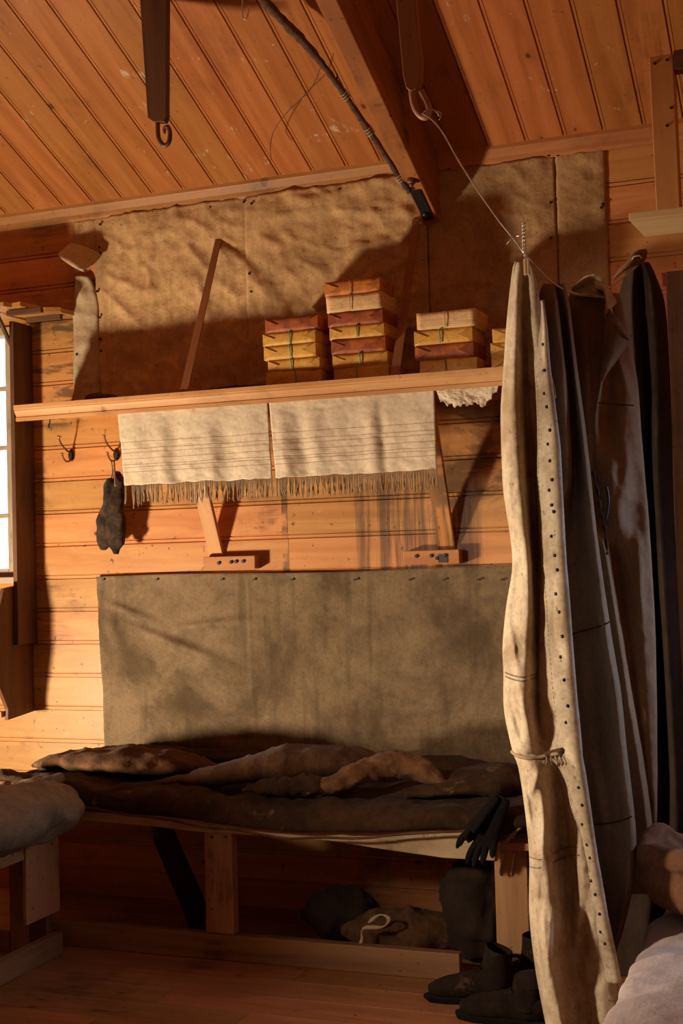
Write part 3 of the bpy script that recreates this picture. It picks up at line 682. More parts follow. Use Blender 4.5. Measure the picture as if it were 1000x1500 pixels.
mt = thing('skin_mitts', 'pair of dark furry skin mitts hanging by a loop from the coat hook', 'mitts', hc+V((0, -.06, -.02)))
Ym = 5.19
MB().tube(smooth_path([aY(163, 676, 5.24), aY(165, 690, 5.22), aY(163, 702, Ym)], 8), .003, 6).build('loop', FRNG, mt)
MB().tube(smooth_path([aY(167, 676, 5.24), aY(168, 692, 5.2), aY(169, 712, Ym-.03)], 8), .004, 6).build('loop', FRNG, mt)
def furtube(pts, rad, mat, name, par, amp=.006, fr=30, n=20, m_=26, group=None):
    path = smooth_path(pts, m_); R = []
    for i in range(m_+1):
        x = i/m_*(len(rad)-1); k = min(int(x), len(rad)-2); f = smooth01(x-k)
        ra, rb = rad[k], rad[k+1]
        if not isinstance(ra, tuple): ra = (ra, ra)
        if not isinstance(rb, tuple): rb = (rb, rb)
        R.append((ra[0]*(1-f)+rb[0]*f, ra[1]*(1-f)+rb[1]*f))
    return MB().tube(path, R, n, amp=amp, fr=fr).build(name, mat, par, sub=1)
furtube([aY(162, 700, Ym), aY(160, 730, Ym), aY(155, 765, Ym), aY(152, 790, Ym), aY(151, 806, Ym)], [.016, (.036, .030), (.048, .034), (.040, .030), .010], SEAL, 'mitten', mt, .022, 22)
furtube([aY(173, 690, Ym+.02), aY(170, 725, Ym+.02), aY(170, 760, Ym), aY(170, 792, Ym), aY(169, 812, Ym)], [.014, (.040, .036), (.046, .036), (.040, .032), .010], SEAL, 'mitten', mt, .024, 20)

# ------------------------------------------------------------------ long grey canvas on the wall behind the bed
x0, x1 = -3.212, -1.02
def cfn(u, v):
    x = x0+(x1-x0)*u+.03*v*(1-u)+.008*fnz(V((0, v*4, 1)), 1)*(1-u)**6; z = 1.466+.004*math.sin(u*9)-(1.466-.62)*v
    h = .010+.006*fnz(V((x, 0, z)), 2)+.0015*fnz(V((x, 0, z)), 14)
    for (a, b, c, d, w, am) in ((.02, .14, .13, .25, .010, .016), (.07, .27, .30, .48, .013, .022), (.15, .30, .38, .24, .012, .016), (.02, .10, .07, .6, .02, .012), (.05, .86, .4, .93, .02, .008), (.0, .2, .06, .32, .02, .01)):
        ax, az, bx, bz_ = a, b*.4, c, d*.4; px, pz = u, v*.4
        L = (bx-ax)**2+(bz_-az)**2; t = max(0, min(1, ((px-ax)*(bx-ax)+(pz-az)*(bz_-az))/L)); dd = math.hypot(px-ax-t*(bx-ax), pz-az-t*(bz_-az))
        h += am*1.5*math.exp(-(dd/w/.8)**2)*math.sin(PI*min(max(t, .08), .92))
    h += .004*math.exp(-((u-.352)/.003)**2)+.008*math.exp(-((v-.0)/.02)**2)
    return (x, D-.004-max(0, h), z)
ct = thing('wall_canvas', 'long grey-brown canvas nailed on the wall behind the bed', 'canvas', (-2.1, D, 1.46))
MB().grid(cfn, 240, 90).build('cloth', CANVAS, ct, solid=.0015)
for px in (152, 230, 325, 372, 428, 520, 600, 650, 700, 735):
    q = aY(px, 849, D-.02); MB().tube([V((q.x, D-.01, q.z)), V((q.x, D-.028, q.z)), V((q.x, D-.0285, q.z))], [.003, .003, .006], 8).build('nail', BLACK, ct)

# ------------------------------------------------------------------ the bed
bed = thing('wooden_bed', 'rough wooden bed frame along the back wall under the dark mattress', 'bed', (-2.3, 4.9, 0))
YF = 4.53
def bx(name, *a, g=0, mat=W_BED, r=None, bev=.004): return MB().box(*a, g=g, r=r).build(name, mat, bed, bevel=bev)
bx('lower_rail', -3.02, -1.30, YF, YF+.045, 0.0005, .098, mat=W_RAIL)
bx('post', -2.302, -2.185, YF-.001, YF+.05, .1, .497, g=2, r=.7)
bx('post', -1.163, -1.045, YF, YF+.055, .115, .478, g=2, r=.5)
bx('post', -1.15, -1.05, 5.15, 5.25, .001, .48, g=2, mat=W_DARK)
bx('post', -3.62, -3.52, 5.15, 5.25, .001, .48, g=2, mat=W_DARK)
bx('post', -1.040, -1.012, YF+.01, YF+.09, .001, .478, g=2, mat=W_DARK)
bx('post', -1.163, -1.10, YF+.06, YF+.09, .001, .478, g=2, mat=W_DARK)
bx('end_rail', -1.18, -.99, YF-.02, YF+.07, .479, .505, g=0, r=.9)
m = MB(); yy = YF+.06
while yy < 5.2: m.box(-3.6, -1.0, yy, yy+.13, .50, .522, 0); yy += .15
m.build('bed_boards', W_BED, bed, bevel=.002)
# pale front board with a bowed lower edge
pb = [aY(x, y, YF-.012) for x, y in ((112, 1201), (200, 1208), (297, 1219), (400, 1226), (479, 1231), (560, 1244), (651, 1257), (724, 1261))]
pt = [V((-1.14, YF-.012, .53)), V((-3.1, YF-.012, .60))]
W_FB = wood('worn_front_board', (.66, .47, .28), (.46, .30, .16), .5, .7, knots=.3, var=.03)
MB().prism(pb+pt, V((0, .011, 0)), V((1, 0, 0)), .5).build('front_board', W_FB, bed, bevel=.002)
for px, py in ((310, 1226), (331, 1226), (735, 1262), (752, 1262)):
    q = aY(px, py, YF-.002); MB().tube([q+V((0, .003, 0)), q+V((0, -.004, 0))], .005, 8).build('nail', BLACK, bed)
for px in (733, 749):
    MB().tube(smooth_path([aY(px+4, 1250, YF-.008), aY(px+2, 1265, YF-.008), aY(px-1, 1282, YF-.006)], 8), .004, 6).build('frayed_cord', TWINE, bed)
MB().tube(smooth_path([aY(768, 1205, YF-.05), aY(756, 1217, YF-.05), aY(742, 1232, YF-.04), aY(735, 1245, YF-.015)], 14), .007, 8).build('cord', FRNG, bed)

# mattress
mat_t = thing('mattress', 'dark greasy sagging mattress lying on the wooden bed', 'mattress', (-2.3, 4.9, .52))
fb = [(-3.66, .60), (-3.3, .60), (-2.86, .565), (-2.5, .535), (-2.2, .505), (-1.9, .482), (-1.6, .50), (-1.35, .535), (-1.1, .545), (-.98, .545)]
ft = [(-3.66, .66), (-3.3, .67), (-2.86, .655), (-2.5, .645), (-2.2, .635), (-1.9, .625), (-1.6, .625), (-1.35, .64), (-1.1, .64), (-.98, .64)]
def itp(T, x):
    for (a, b), (c, d_) in zip(T, T[1:]):
        if x <= c: f = max(0, (x-a)/(c-a)); return b+(d_-b)*f
    return T[-1][1]
def mfn(u, v):
    v_ = min(max(v, .0), 1); x = -3.43+2.45*v_
    e = min(1, math.sqrt(max(0, 1-(1-min(v_/.11, 1))**2)))*min(1, math.sqrt(max(0, 1-(1-min((1-v_)/.05, 1))**2)))
    e = max(e, .02)
    zb_, zt_ = itp(fb, x), itp(ft, x); a = 2*PI*u
    ca, sa = math.cos(a), math.sin(a); s_ = lambda q, p: math.copysign(abs(q)**p, q)
    yc, hy = 4.865, .415
    Y = yc+hy*s_(ca, .35)*(.75+.25*e)
    tt = (1-ca)/2                                   # 0 back, 1 front
    ztop = zt_+(.645-zt_)*(1-tt)**1.2+.045*(fnz(V((x, Y, 3)), 3.2))
    zbot = zb_*1.0+(.530-zb_)*(smooth01((1-tt)*4))
    zm = (ztop+zbot)/2; hz = (ztop-zbot)/2*e
    z = zm+hz*s_(sa, .6)
    q = V((x, Y, z)); k = .5+.5*math.sin(x*38+5*noise.noise(q*2))
    if ca < -.3: q.y -= .004*k+.010*noise.noise(q*4)
    if sa > 0: q.z += .012*noise.noise(q*5)
    return q
MB().grid(mfn, 72, 260, True, capu=True).build('ticking', MATT, mat_t)
pip = []
for i in range(81):
    x = -3.3+2.1*i/80; pip.append(V((x, 4.447-.006*fnz(V((x, 0, 0)), 6), itp(fb, x)+.012+.002*math.sin(x*20))))
MB().tube(pip, .005, 6).build('piping', MATT2, mat_t)

# soft heaps on the mattress
def heap(name, label, cat, ctr, r, mat, amp, fr, rot=0, tilt=0, nu=70, nv=40, p=1., group=None, flat=None, creases=.0):
    Mx = Matrix.Rotation(rot, 3, 'Z') @ Matrix.Rotation(tilt, 3, 'Y'); c = V(ctr)
    def fn(u, v):
        a = 2*PI*u; t = PI*min(max(v, .002), .998); e = lambda x: math.copysign(abs(x)**p, x)
        d_ = V((e(math.cos(a))*e(math.sin(t))*r[0], e(math.sin(a))*e(math.sin(t))*r[1], -e(math.cos(t))*r[2])); q = c+Mx @ d_
        n = amp*fnz(q, fr)+creases*(max(0, ridge(q+V((3, 1, 2)), fr*1.3))**2-.3)
        q += (Mx @ d_).normalized()*n
        if flat is not None: q.z = max(q.z, flat+.004*noise.noise(q*9))
        return q
    return tag(MB().grid(fn, nu, nv, True).build(name, mat), label, cat, group)
# quilt folds at left
def fold(name, label, cat, pts, rad, mat, amp=.02, fr=7, creases=.01, n=40, m_=60, up=None):
    path = smooth_path([V(p) for p in pts], m_); R = []
    for i in range(m_+1):
        x = i/m_*(len(rad)-1); k = min(int(x), len(rad)-2); f = smooth01(x-k); a, b = rad[k], rad[k+1]
        R.append((a[0]*(1-f)+b[0]*f, a[1]*(1-f)+b[1]*f))
    m = MB().tube(path, R, n, up=up)
    for i, q in enumerate(m.v):
        k = min(i//n, m_); c = path[k]; dv = (q-c).normalized() if (q-c).length > 1e-5 else V((0, 0, 1))
        m.v[i] = q+dv*(amp*fnz(q, fr)+creases*(max(0, ridge(q, fr*1.4))**2-.3))
    return tag(m.build(name, mat), label, cat)
fold('folded_quilt', 'rumpled brown quilt lying on the left end of the mattress', 'quilt',
     [(-3.28, 4.86, .66), (-3.10, 4.83, .69), (-2.9, 4.80, .70), (-2.62, 4.84, .69), (-2.42, 4.92, .665)], [(.02, .01), (.13, .035), (.16, .05), (.14, .045), (.02, .01)], MATT2, .02, 6, .014)
fold('fur_sleeping_bag', 'brown fur sleeping bag heaped on the middle of the mattress', 'sleeping bag',
     [(-2.55, 4.62, .645), (-2.3, 4.66, .68), (-2.05, 4.78, .712), (-1.8, 4.85, .715), (-1.62, 4.88, .675)], [(.02, .01), (.09, .035), (.16, .07), (.14, .065), (.02, .015)], FUR, .014, 6, .008)
fold('fur_roll', 'narrow golden fur fold draped right of the brown sleeping bag', 'fur',
     [(-1.86, 4.50, .655), (-1.72, 4.58, .70), (-1.60, 4.68, .735), (-1.48, 4.70, .72), (-1.36, 4.66, .665)], [(.02, .015), (.05, .04), (.06, .045), (.055, .04), (.015, .01)], FUR_G, .012, 12, .008)
fold('dark_fur', 'dark fur piece at the front of the mattress middle', 'fur',
     [(-2.12, 4.50, .65), (-1.98, 4.53, .665), (-1.85, 4.55, .67), (-1.72, 4.60, .655)], [(.015, .01), (.06, .03), (.07, .04), (.015, .01)], MATT, .016, 12, .01)
fold('dark_blanket', 'dark blanket piled on the right end of the mattress', 'blanket',
     [(-1.52, 4.62, .64), (-1.35, 4.72, .665), (-1.2, 4.78, .68), (-1.03, 4.80, .67)], [(.02, .01), (.15, .04), (.2, .055), (.05, .02)], MATT, .018, 5, .008)
fold('dark_quilt_roll', 'black quilt roll along the mattress against the canvas', 'quilt',
     [(-3.18, 5.1, .655), (-2.9, 5.14, .675), (-2.5, 5.14, .67), (-2.2, 5.12, .665), (-1.9, 5.13, .67), (-1.5, 5.14, .665), (-1.1, 5.14, .65)], [(.02, .01), (.09, .035), (.08, .03), (.08, .025), (.08, .03), (.09, .03), (.02, .01)], MATT, .015, 5, .01)

# black gloves hanging off the bed corner
def glove(label, wrist, dirv, side, s=1.):
    t = thing('knitted_glove', label, 'glove', wrist); dv = V(dirv).normalized(); sd_ = V(side).normalized(); nn = dv.cross(sd_).normalized()
    MB().tube(smooth_path([wrist-dv*.07*s, wrist, wrist+dv*.05*s, wrist+dv*.09*s, wrist+dv*.105*s], 14), [(.030*s, .016*s)]*4+[(.034*s, .017*s)]*4+[(.040*s, .018*s)]*5+[(.037*s, .014*s), (.03*s, .008*s)], 18, up=nn, amp=.003, fr=60).build('palm', KNIT, t, sub=1)
    for k, (o_, L) in enumerate(((-.031, .062), (-.0105, .075), (.0105, .072), (.031, .055))):
        b0_ = wrist+dv*.085*s+sd_*o_*s; b1 = b0_+dv*L*.5*s+sd_*o_*.2*s+nn*.006*s; b2 = b0_+dv*L*s+sd_*o_*.35*s-V((0, 0, .012*s))
        MB().tube(smooth_path([b0_, b1, b2], 8), [.0125*s]*6+[.0115*s, .009*s, .004*s], 10).build('finger', KNIT, t, sub=1)
    b0_ = wrist+dv*.02*s-sd_*.03*s
    MB().tube(smooth_path([b0_, b0_+dv*.03*s-sd_*.022*s, b0_+dv*.06*s-sd_*.034*s], 8), [.012*s]*6+[.011*s, .008*s, .004*s], 10).build('thumb', KNIT, t, sub=1)
glove('black knitted glove hanging over the bed edge by the canvas coat', aY(725, 1196, 4.425), aY(702, 1255, 4.40)-aY(725, 1196, 4.425), (1, .1, .2), 1.05)
glove('black knitted glove lying nearer the middle, left of the hanging one', aY(712, 1186, 4.41), aY(676, 1232, 4.37)-aY(712, 1186, 4.41), (.7, .1, .7), .85)

# things under the bed
tag(MB().prism([aY(x, y, 4.75) for x, y in ((212, 1205), (245, 1207), (303, 1340), (303, 1378), (285, 1380))], V((0, .04, 0)), V((0, 0, 1))).build('hanging_hide', DARKCL, bevel=.01), 'dark strip of hide slanting down beneath the bed left of the post', 'hide')
fold('canvas_sack', 'dark round sack lying beneath the bed right of the post', 'sack', [(-2.03, 4.85, .10), (-1.9, 4.83, .12), (-1.78, 4.85, .11), (-1.7, 4.86, .09)], [(.02, .02), (.10, .10), (.09, .09), (.02, .02)], DARKCL, .02, 8, .012)
fold('tied_pouch', 'worn canvas pouch with a pale tie lying under the bed', 'pouch', [(-1.80, 4.68, .10), (-1.68, 4.70, .11), (-1.52, 4.74, .11), (-1.3, 4.8, .09)], [(.02, .02), (.07, .07), (.11, .08), (.03, .02)], MATT2, .015, 10, .012)
tag(MB().tube(smooth_path([aY(540, 1352, 4.58), aY(556, 1340, 4.57), aY(570, 1346, 4.57), aY(560, 1358, 4.56), aY(532, 1360, 4.56), aY(530, 1378, 4.57), aY(522, 1392, 4.57)], 24), [.006+.003*math.sin(i) for i in range(25)], 6).build('pale_tie', PAPER_L), 'pale twisted rag knotted on the pouch under the bed', 'rag')
heap('dark_bundle', 'black bundle standing under the bed beside the right post', 'bundle', (-1.30, 4.78, .2), (.14, .12, .19), DARKCL, .03, 7, flat=.005, creases=.02)

# boots on the floor
def boot(label, heel, ang, s=1., up=.2, lean=0):
    t = thing('leather_boot', label, 'boot', heel); R = Matrix.Rotation(ang, 3, 'Z'); H = V(heel)
    f = lambda x, y, z: H+R @ (V((x, y, z))*s)
    foot = [f(-.01, 0, .045), f(.03, 0, .055), f(.10, 0, .055), f(.17, 0, .045), f(.23, 0, .036), f(.265, 0, .03)]
    fr_ = [(.012, .03), (.042, .048), (.038, .048), (.046, .038), (.042, .03), (.012, .012)]
    path = smooth_path(foot, 24); Rr = []
    for i in range(25):
        x = i/24*5; k = min(int(x), 4); q = x-k; Rr.append(((fr_[k][0]*(1-q)+fr_[k+1][0]*q)*s, (fr_[k][1]*(1-q)+fr_[k+1][1]*q)*s))
    MB().tube(path, Rr, 18, amp=.006, fr=20, up=V((0, 0, 1))).build('foot', BOOTL, t, sub=1)
    lg = [f(.045, 0, .05), f(.04, 0, .10), f(.035+lean*.5, 0, .15), f(.03+lean, 0, up)]
    MB().tube(smooth_path(lg, 14), [(.044*s, .048*s)]*6+[(.048*s, .052*s)]*9, 18, cap=False, amp=.012, fr=16).build('shaft', BOOTL, t, solid=.004, sub=1)
    m = MB(); out = [(-.02, -.03), (.06, -.034), (.14, -.042), (.21, -.048), (.26, -.036), (.283, 0), (.26, .04), (.21, .05), (.14, .042), (.06, .036), (-.02, .03), (-.035, 0)]
    m.prism([f(x, y, .003) for x, y in out], V((0, 0, .014*s))); m.build('sole', KNIT, t, bevel=.003)
    for k in range(4):
        a_ = f(.085-.012*k, -.022, .095+.018*k); b2 = f(.085-.012*k, .022, .1+.018*k); md = f(.1-.012*k, 0, .105+.018*k)
        MB().tube(smooth_path([a_, md, b2], 6), .0025, 5).build('lace', BLACK, t)
boot('black boot on the floor in front of the bed corner, toe pointing left', (-1.08, 4.37, .001), PI+.15, 1.05, .17)
boot('scuffed black boot nearest the camera, half behind the canvas coat', (-.93, 4.17, .001), PI-.1, 1.05, .12)
boot('black boot standing by the right bed post, behind the others', (-.98, 4.47, .001), PI*.9, 1., .2)

# ------------------------------------------------------------------ left bunk
lb = thing('left_bunk', 'rough wooden bunk frame running toward the camera at lower left', 'bunk', (-3.3, 4.2, 0))
def lbx(name, *a, g=0, mat=W_BED, r=None): return MB().box(*a, g=g, r=r).build(name, mat, lb, bevel=.004)
lbx('floor_rail', -2.925, -2.88, 2.6, 4.44, .0005, .085, g=1, r=.4, mat=W_RAIL)
lbx('post', -3.10, -3.01, 4.40, 4.445, .001, .46, g=2, r=.8)
lbx('post', -3.008, -2.93, 4.40, 4.445, .001, .30, g=2, mat=W_DARK)
lbx('side_board', -2.948, -2.929, 4.27, 4.50, .15, .47, g=2, r=.8)
lbx('top_rail', -2.955, -2.93, 2.6, 4.26, .40, .49, g=1, r=.5)
lbx('floor_rail', -3.7, -3.105, 4.405, 4.44, .0005, .085, g=0)
m = MB(); yy = 2.6
while yy < 4.4: m.box(-4.7, -2.96, yy, yy+.14, .465, .487, 0); yy += .15  # boards widened out of view to block light going under the bed
m.build('bunk_boards', W_BED, lb, bevel=.002)
lm = fold('kit_bag', 'grey-green canvas kit bag lying on the left bunk end', 'bag',
     [(-3.0, 3.4, .59), (-3.0, 3.72, .60), (-2.945, 4.06, .59), (-2.93, 4.27, .585), (-2.925, 4.40, .575), (-2.93, 4.48, .55)], [(.16, .12), (.22, .165), (.21, .12), (.20, .11), (.17, .09), (.04, .02)], BAGC, .022, 4, .02, 56, 80)  # unseen near end thickened to shade the canvas on the wall
fold('shade_mattress', 'unseen brown mattress added on the left bunk to block low light', 'mattress',
     [(-3.95, 2.7, .535), (-3.95, 3.2, .535), (-3.95, 3.9, .535), (-3.95, 4.4, .535)], [(.70, .04), (.74, .045), (.74, .045), (.70, .04)], MATT2, .01, 5, .004, 40, 40)  # unseen mattress added to keep low light from under the bed
fold('red_strap_cloth', 'reddish cloth strip lying over the kit bag on the left bunk', 'cloth', [(-3.12, 4.36, .665), (-3.05, 4.30, .685), (-2.98, 4.22, .69), (-2.93, 4.1, .67)], [(.008, .003), (.022, .009), (.022, .009), (.008, .003)], BAGB, .006, 12, .004, 16, 30)

# ------------------------------------------------------------------ hanging garments
def rows3(rows, base):
    """rows: (y px, [(x px, depth offset)...]) -> list of lists of world points"""
    return [[aY(x, y, base+dy) for x, dy in r_] for y, r_ in rows]
def garment(rows, base, mat, name, par, back=.09, nu=110, nv=None, amp=.006, fr=6, seed=0, top=True, fine=.002, cre=()):
    CR_ = [(aY(x0, y0, base), aY(x1, y1, base), am, w) for x0, y0, x1, y1, am, w in cre]
    R = rows3(rows, base)
    for r_ in R:
        n = len(r_); a, z = r_[0], r_[-1]
        dr = (z-a)
        k_ = .2 if back > .2 else .05; c1_, c2_ = (.5, .85) if back > .2 else (.3, .7)  # deep backs add unseen bulk that shades the garments behind
        r_ += [z+V((-dr.x*.04-back*.5*k_, back*.5, 0)) if back < .2 else z-dr*.25+V((-back*.5*k_, back*.5, 0)), z-dr*c1_+V((-back*k_, back, 0)), z-dr*c2_+V((-back*k_, back, 0)), a+V((dr.x*.04-back*.5*k_, back*.5, 0))]
    nv = nv or int((rows[-1][0]-rows[0][0])/5)
    ys = [r_[0] for r_ in rows]
    def vmap(v):
        y = ys[0]+(ys[-1]-ys[0])*v
        for k in range(len(ys)-1):
            if y <= ys[k+1]: return (k+(y-ys[k])/(ys[k+1]-ys[k]))/(len(ys)-1)
        return 1
    cache = {}
    def fn(u, v):
        if v not in cache: vm = vmap(v); cache[v] = [cr([r_[k] for r_ in R], vm) for k in range(len(R[0]))]
        q = cr(cache[v], u, True)
        w = V((q.x*1.2, q.y*1.2, q.z*.45+seed))
        dn = amp*fnz(w, fr, 3)*min(1, v*8+.2)+fine*fnz(q, 26, 3)+amp*.6*(max(0, ridge(V((q.x, q.y, q.z*.8+seed*2)), 5))**3)
        for ca_, cb_, am, w in CR_:
            ax, az, bx, bz_ = ca_.x, ca_.z, cb_.x, cb_.z; L2 = (bx-ax)**2+(bz_-az)**2
            t = max(0, min(1, ((q.x-ax)*(bx-ax)+(q.z-az)*(bz_-az))/L2)); dd = math.hypot(q.x-ax-t*(bx-ax), q.z-az-t*(bz_-az))
            if dd < w*3: dn += am*math.exp(-(dd/w)**2)*math.sin(PI*min(max(t, .06), .94))
        return q+V((dn*.25, -dn, 0))
    m = MB().grid(fn, nu, nv, True, uvs=(1, 2), capu=True)
    return m.build(name, mat, par), fn
g1 = thing('canvas_garment', 'long pale canvas garment with an eyelet strip hanging nearest on the wire', 'garment', aY(770, 388, 3.33))
G1 = [
 (384, [(755, .03), (757, .01), (760, 0), (764, .01), (767, .01), (770, .0), (774, .02)]),
 (392, [(751, .03), (755, .0), (761, -.01), (766, .005), (770, .005), (775, -.005), (779, .02)]),
 (420, [(747, .03), (752, -.01), (759, -.02), (766, .01), (771, .01), (780, -.015), (787, .02)]),
 (480, [(741, .03), (748, -.02), (758, -.03), (766, .02), (772, .01), (785, -.025), (795, .02)]),
 (540, [(737, .04), (745, -.03), (757, -.04), (768, .03), (775, .01), (790, -.03), (800, .02)]),
 (600, [(733, .04), (742, -.03), (757, -.045), (770, .035), (779, .01), (795, -.035), (808, .03)]),
 (660, [(734, .04), (743, -.03), (760, -.05), (776, .045), (786, .01), (800, -.035), (815, .03)]),
 (720, [(737, .04), (747, -.03), (764, -.055), (780, .05), (791, .01), (803, -.03), (818, .03)]),
 (780, [(746, .04), (755, -.03), (770, -.055), (783, .05), (792, .01), (805, -.03), (821, .03)]),
 (830, [(750, .02), (759, -.02), (774, -.055), (785, .05), (792, .01), (808, -.03), (824, .03)]),
 (890, [(741, .03), (756, -.0), (774, -.05), (787, .05), (792, .01), (812, -.03), (829, .03)]),
 (945, [(736, .03), (752, -.015), (772, -.04), (788, .045), (792, .01), (814, -.03), (833, .03)]),
 (985, [(737, .02), (750, -.03), (770, -.045), (787, .03), (791, .01), (815, -.03), (836, .03)]),
 (1040, [(738, .03), (752, -.03), (770, -.045), (787, .03), (793, .01), (818, -.02), (841, .03)]),
 (1095, [(749, .03), (762, -.025), (778, -.03), (791, .0), (800, .005), (824, -.02), (846, .03)]),
 (1108, [(753, .03), (766, -.015), (780, -.02), (794, -.01), (806, -.01), (826, -.02), (847, .03)]),
 (1130, [(760, .03), (770, -.03), (785, -.045), (800, -.01), (812, .02), (832, -.025), (851, .03)]),
 (1200, [(770, .03), (781, -.03), (797, -.045), (811, .02), (824, .045), (845, -.025), (861, .03)]),
 (1260, [(775, .03), (788, -.04), (803, -.05), (816, .01), (830, .045), (852, -.02), (870, .03)]),
 (1340, [(775, .04), (788, -.04), (804, -.06), (820, .0), (836, .06), (862, -.01), (884, .03)]),
 (1420, [(784, .04), (794, -.04), (810, -.06), (826, .03), (844, .07), (874, .0), (901, .03)]),
 (1500, [(799, .04), (808, -.03), (822, -.05), (838, .04), (858, .07), (884, .0), (914, .03)]),
 (1580, [(815, .05), (824, .0), (836, -.03), (852, .04), (870, .06), (896, .02), (924, .04)])]
gb, gfn = garment(G1, 3.33, GABER, 'body', g1, .36, 170, 320, .011, 5, 1, fine=.003, cre=[(762, 1122, 786, 1240, .022, .013), (806, 1125, 798, 1262, .025, .014), (818, 1130, 838, 1310, -.02, .014), (788, 1275, 814, 1430, .028, .016), (850, 1270, 826, 1450, .026, .015),
    (759, 860, 751, 965, .008, .016), (768, 1005, 786, 1092, .02, .012), (754, 1035, 772, 1090, -.018, .01), (776, 1165, 800, 1118, .018, .01), (864, 1300, 850, 1420, -.018, .012), (742, 640, 752, 800, .014, .014), (806, 600, 812, 800, .012, .012),
    (748, 470, 744, 620, -.01, .01), (800, 1270, 792, 1380, -.02, .012), (818, 1300, 812, 1400, .018, .01), (830, 1440, 842, 1540, .03, .016), (742, 905, 764, 985, .014, .01)])
# eyelet strip following the right edge
def strip_pt(y, f):
    """f 0..1 across the strip"""
    xr_ = None
    ys = [r_[0] for r_ in G1]
    for (ya_, ra), (yb_, rb) in zip(G1, G1[1:]):
        if ya_ <= y <= yb_: k = (y-ya_)/(yb_-ya_); xr_ = ra[-1][0]*(1-k)+rb[-1][0]*k; xq = ra[-3][0]*(1-k)+rb[-3][0]*k; break
    wd = -3+19*smooth01((y-440)/110)+14*smooth01((y-520)/200)-8*smooth01((y-1080)/60); xl_ = xr_-wd
    dep = 3.33-.020-.045*f+.008*math.sin(PI*f)*-1+(.03 if y > 1200 else .02 if y > 1110 else 0)*(smooth01((y-1100)/200))
    q = aY(xl_+(xr_+5-xl_)*f, y, dep+.02*f**6)
    q.y += -.003*fnz(V((q.x*2, 0, q.z)), 9); return q
stp = MB().grid(lambda u, v: strip_pt(440+(1440-440)*v, u), 14, 220).build('eyelet_strip', GABER, g1, solid=.003)
for i, y in enumerate([505, 545, 573, 600, 627, 652, 676, 700, 722, 736, 752, 785, 812, 838, 866, 900, 930, 962, 998, 1030, 1062, 1150, 1180, 1208, 1234, 1260, 1286, 1312, 1338, 1362, 1385]):
    c = strip_pt(y+4*math.sin(i*3.7), .55+.08*math.sin(i*2.1)); R_ = .0046 if y < 1100 else .004
    MB().tube([c+V((0, .002, 0)), c+V((0, -.005, 0)), c+V((0, -.006, 0)), c+V((0, -.0035, 0))], [R_, R_, R_*.7, R_*.35], 10).build('eyelet', BLACK, stp)
for y0_, y1_ in ((480, 1090), (1120, 1440)):
    m = MB()
    n = int((y1_-y0_)/7)
    for i in range(n):
        a = strip_pt(y0_+7*i, .06)+V((0, -.0035, 0)); b2 = strip_pt(y0_+7*i+4.5, .06)+V((0, -.0035, 0)); m.tube([a, b2], .0011, 4)
    m.build('stitching', MATT2, g1)
def surf(xpx, ypx):
    """point of the garment front nearest to the pixel column at that height"""
    v = (ypx-384)/(1580-384); best = None
    for i in range(0, 96):
        q = gfn(i/150., v); dq = aY(xpx, ypx, q.y); e = abs(q.x-dq.x)
        if (best is None or e < best[0]): best = (e, q)
    return best[1]
def seam(pts, rad, mat, name='seam', lift=.003):
    P = [surf(x, y)+V((0, -lift, 0)) for x, y in pts]; MB().tube(smooth_path(P, 40), rad, 6).build(name, mat, g1)
seam([(740, 984), (752, 990), (768, 992), (786, 986)], .0015, GABER2); seam([(740, 990), (752, 996), (768, 998), (786, 992)], .0015, GABER2)
seam([(776, 1254), (790, 1258), (810, 1250), (830, 1244), (845, 1240)], .0015, GABER2); seam([(776, 1268), (790, 1271), (810, 1264), (830, 1256), (848, 1252)], .0015, GABER2)
seam([(749, 1098), (760, 1106), (775, 1110), (790, 1109), (804, 1104), (822, 1100), (842, 1104)], .0055, FRNG, 'cord', .005)
seam([(800, 1103), (812, 1098), (828, 1096), (842, 1100)], .008, MATT2, 'cord', .008)
for dx in (0, 6, 13, 19):
    P = [surf(802+dx, 1106)+V((0, -.014, 0)), surf(803+dx*1.1, 1114)+V((0, -.02, 0)), surf(801+dx*1.3, 1122)+V((0, -.012, 0))]; MB().tube(smooth_path(P, 8), .002, 5).build('cord_end', FRNG, g1)
# pocket tab
tb = [aY(801, 520, 3.325), aY(806, 545, 3.32), aY(812, 568, 3.32), aY(814, 582, 3.325), aY(808, 588, 3.325), aY(800, 570, 3.325), aY(797, 540, 3.325)]
MB().prism(tb, V((0, .006, 0))).build('tab', GABER, g1, bevel=.002)
pg = thing('clothes_peg', 'pale little peg holding the canvas garment on the wire', 'peg', aY(771, 388, 3.30))
for dx in (-.004, .004): MB().box(dx-.003, dx+.003, -.006, .006, -.03, .012, 2, M=Matrix.Translation(aY(771, 386, 3.30))).build('prong', W_PALE, pg, bevel=.001)

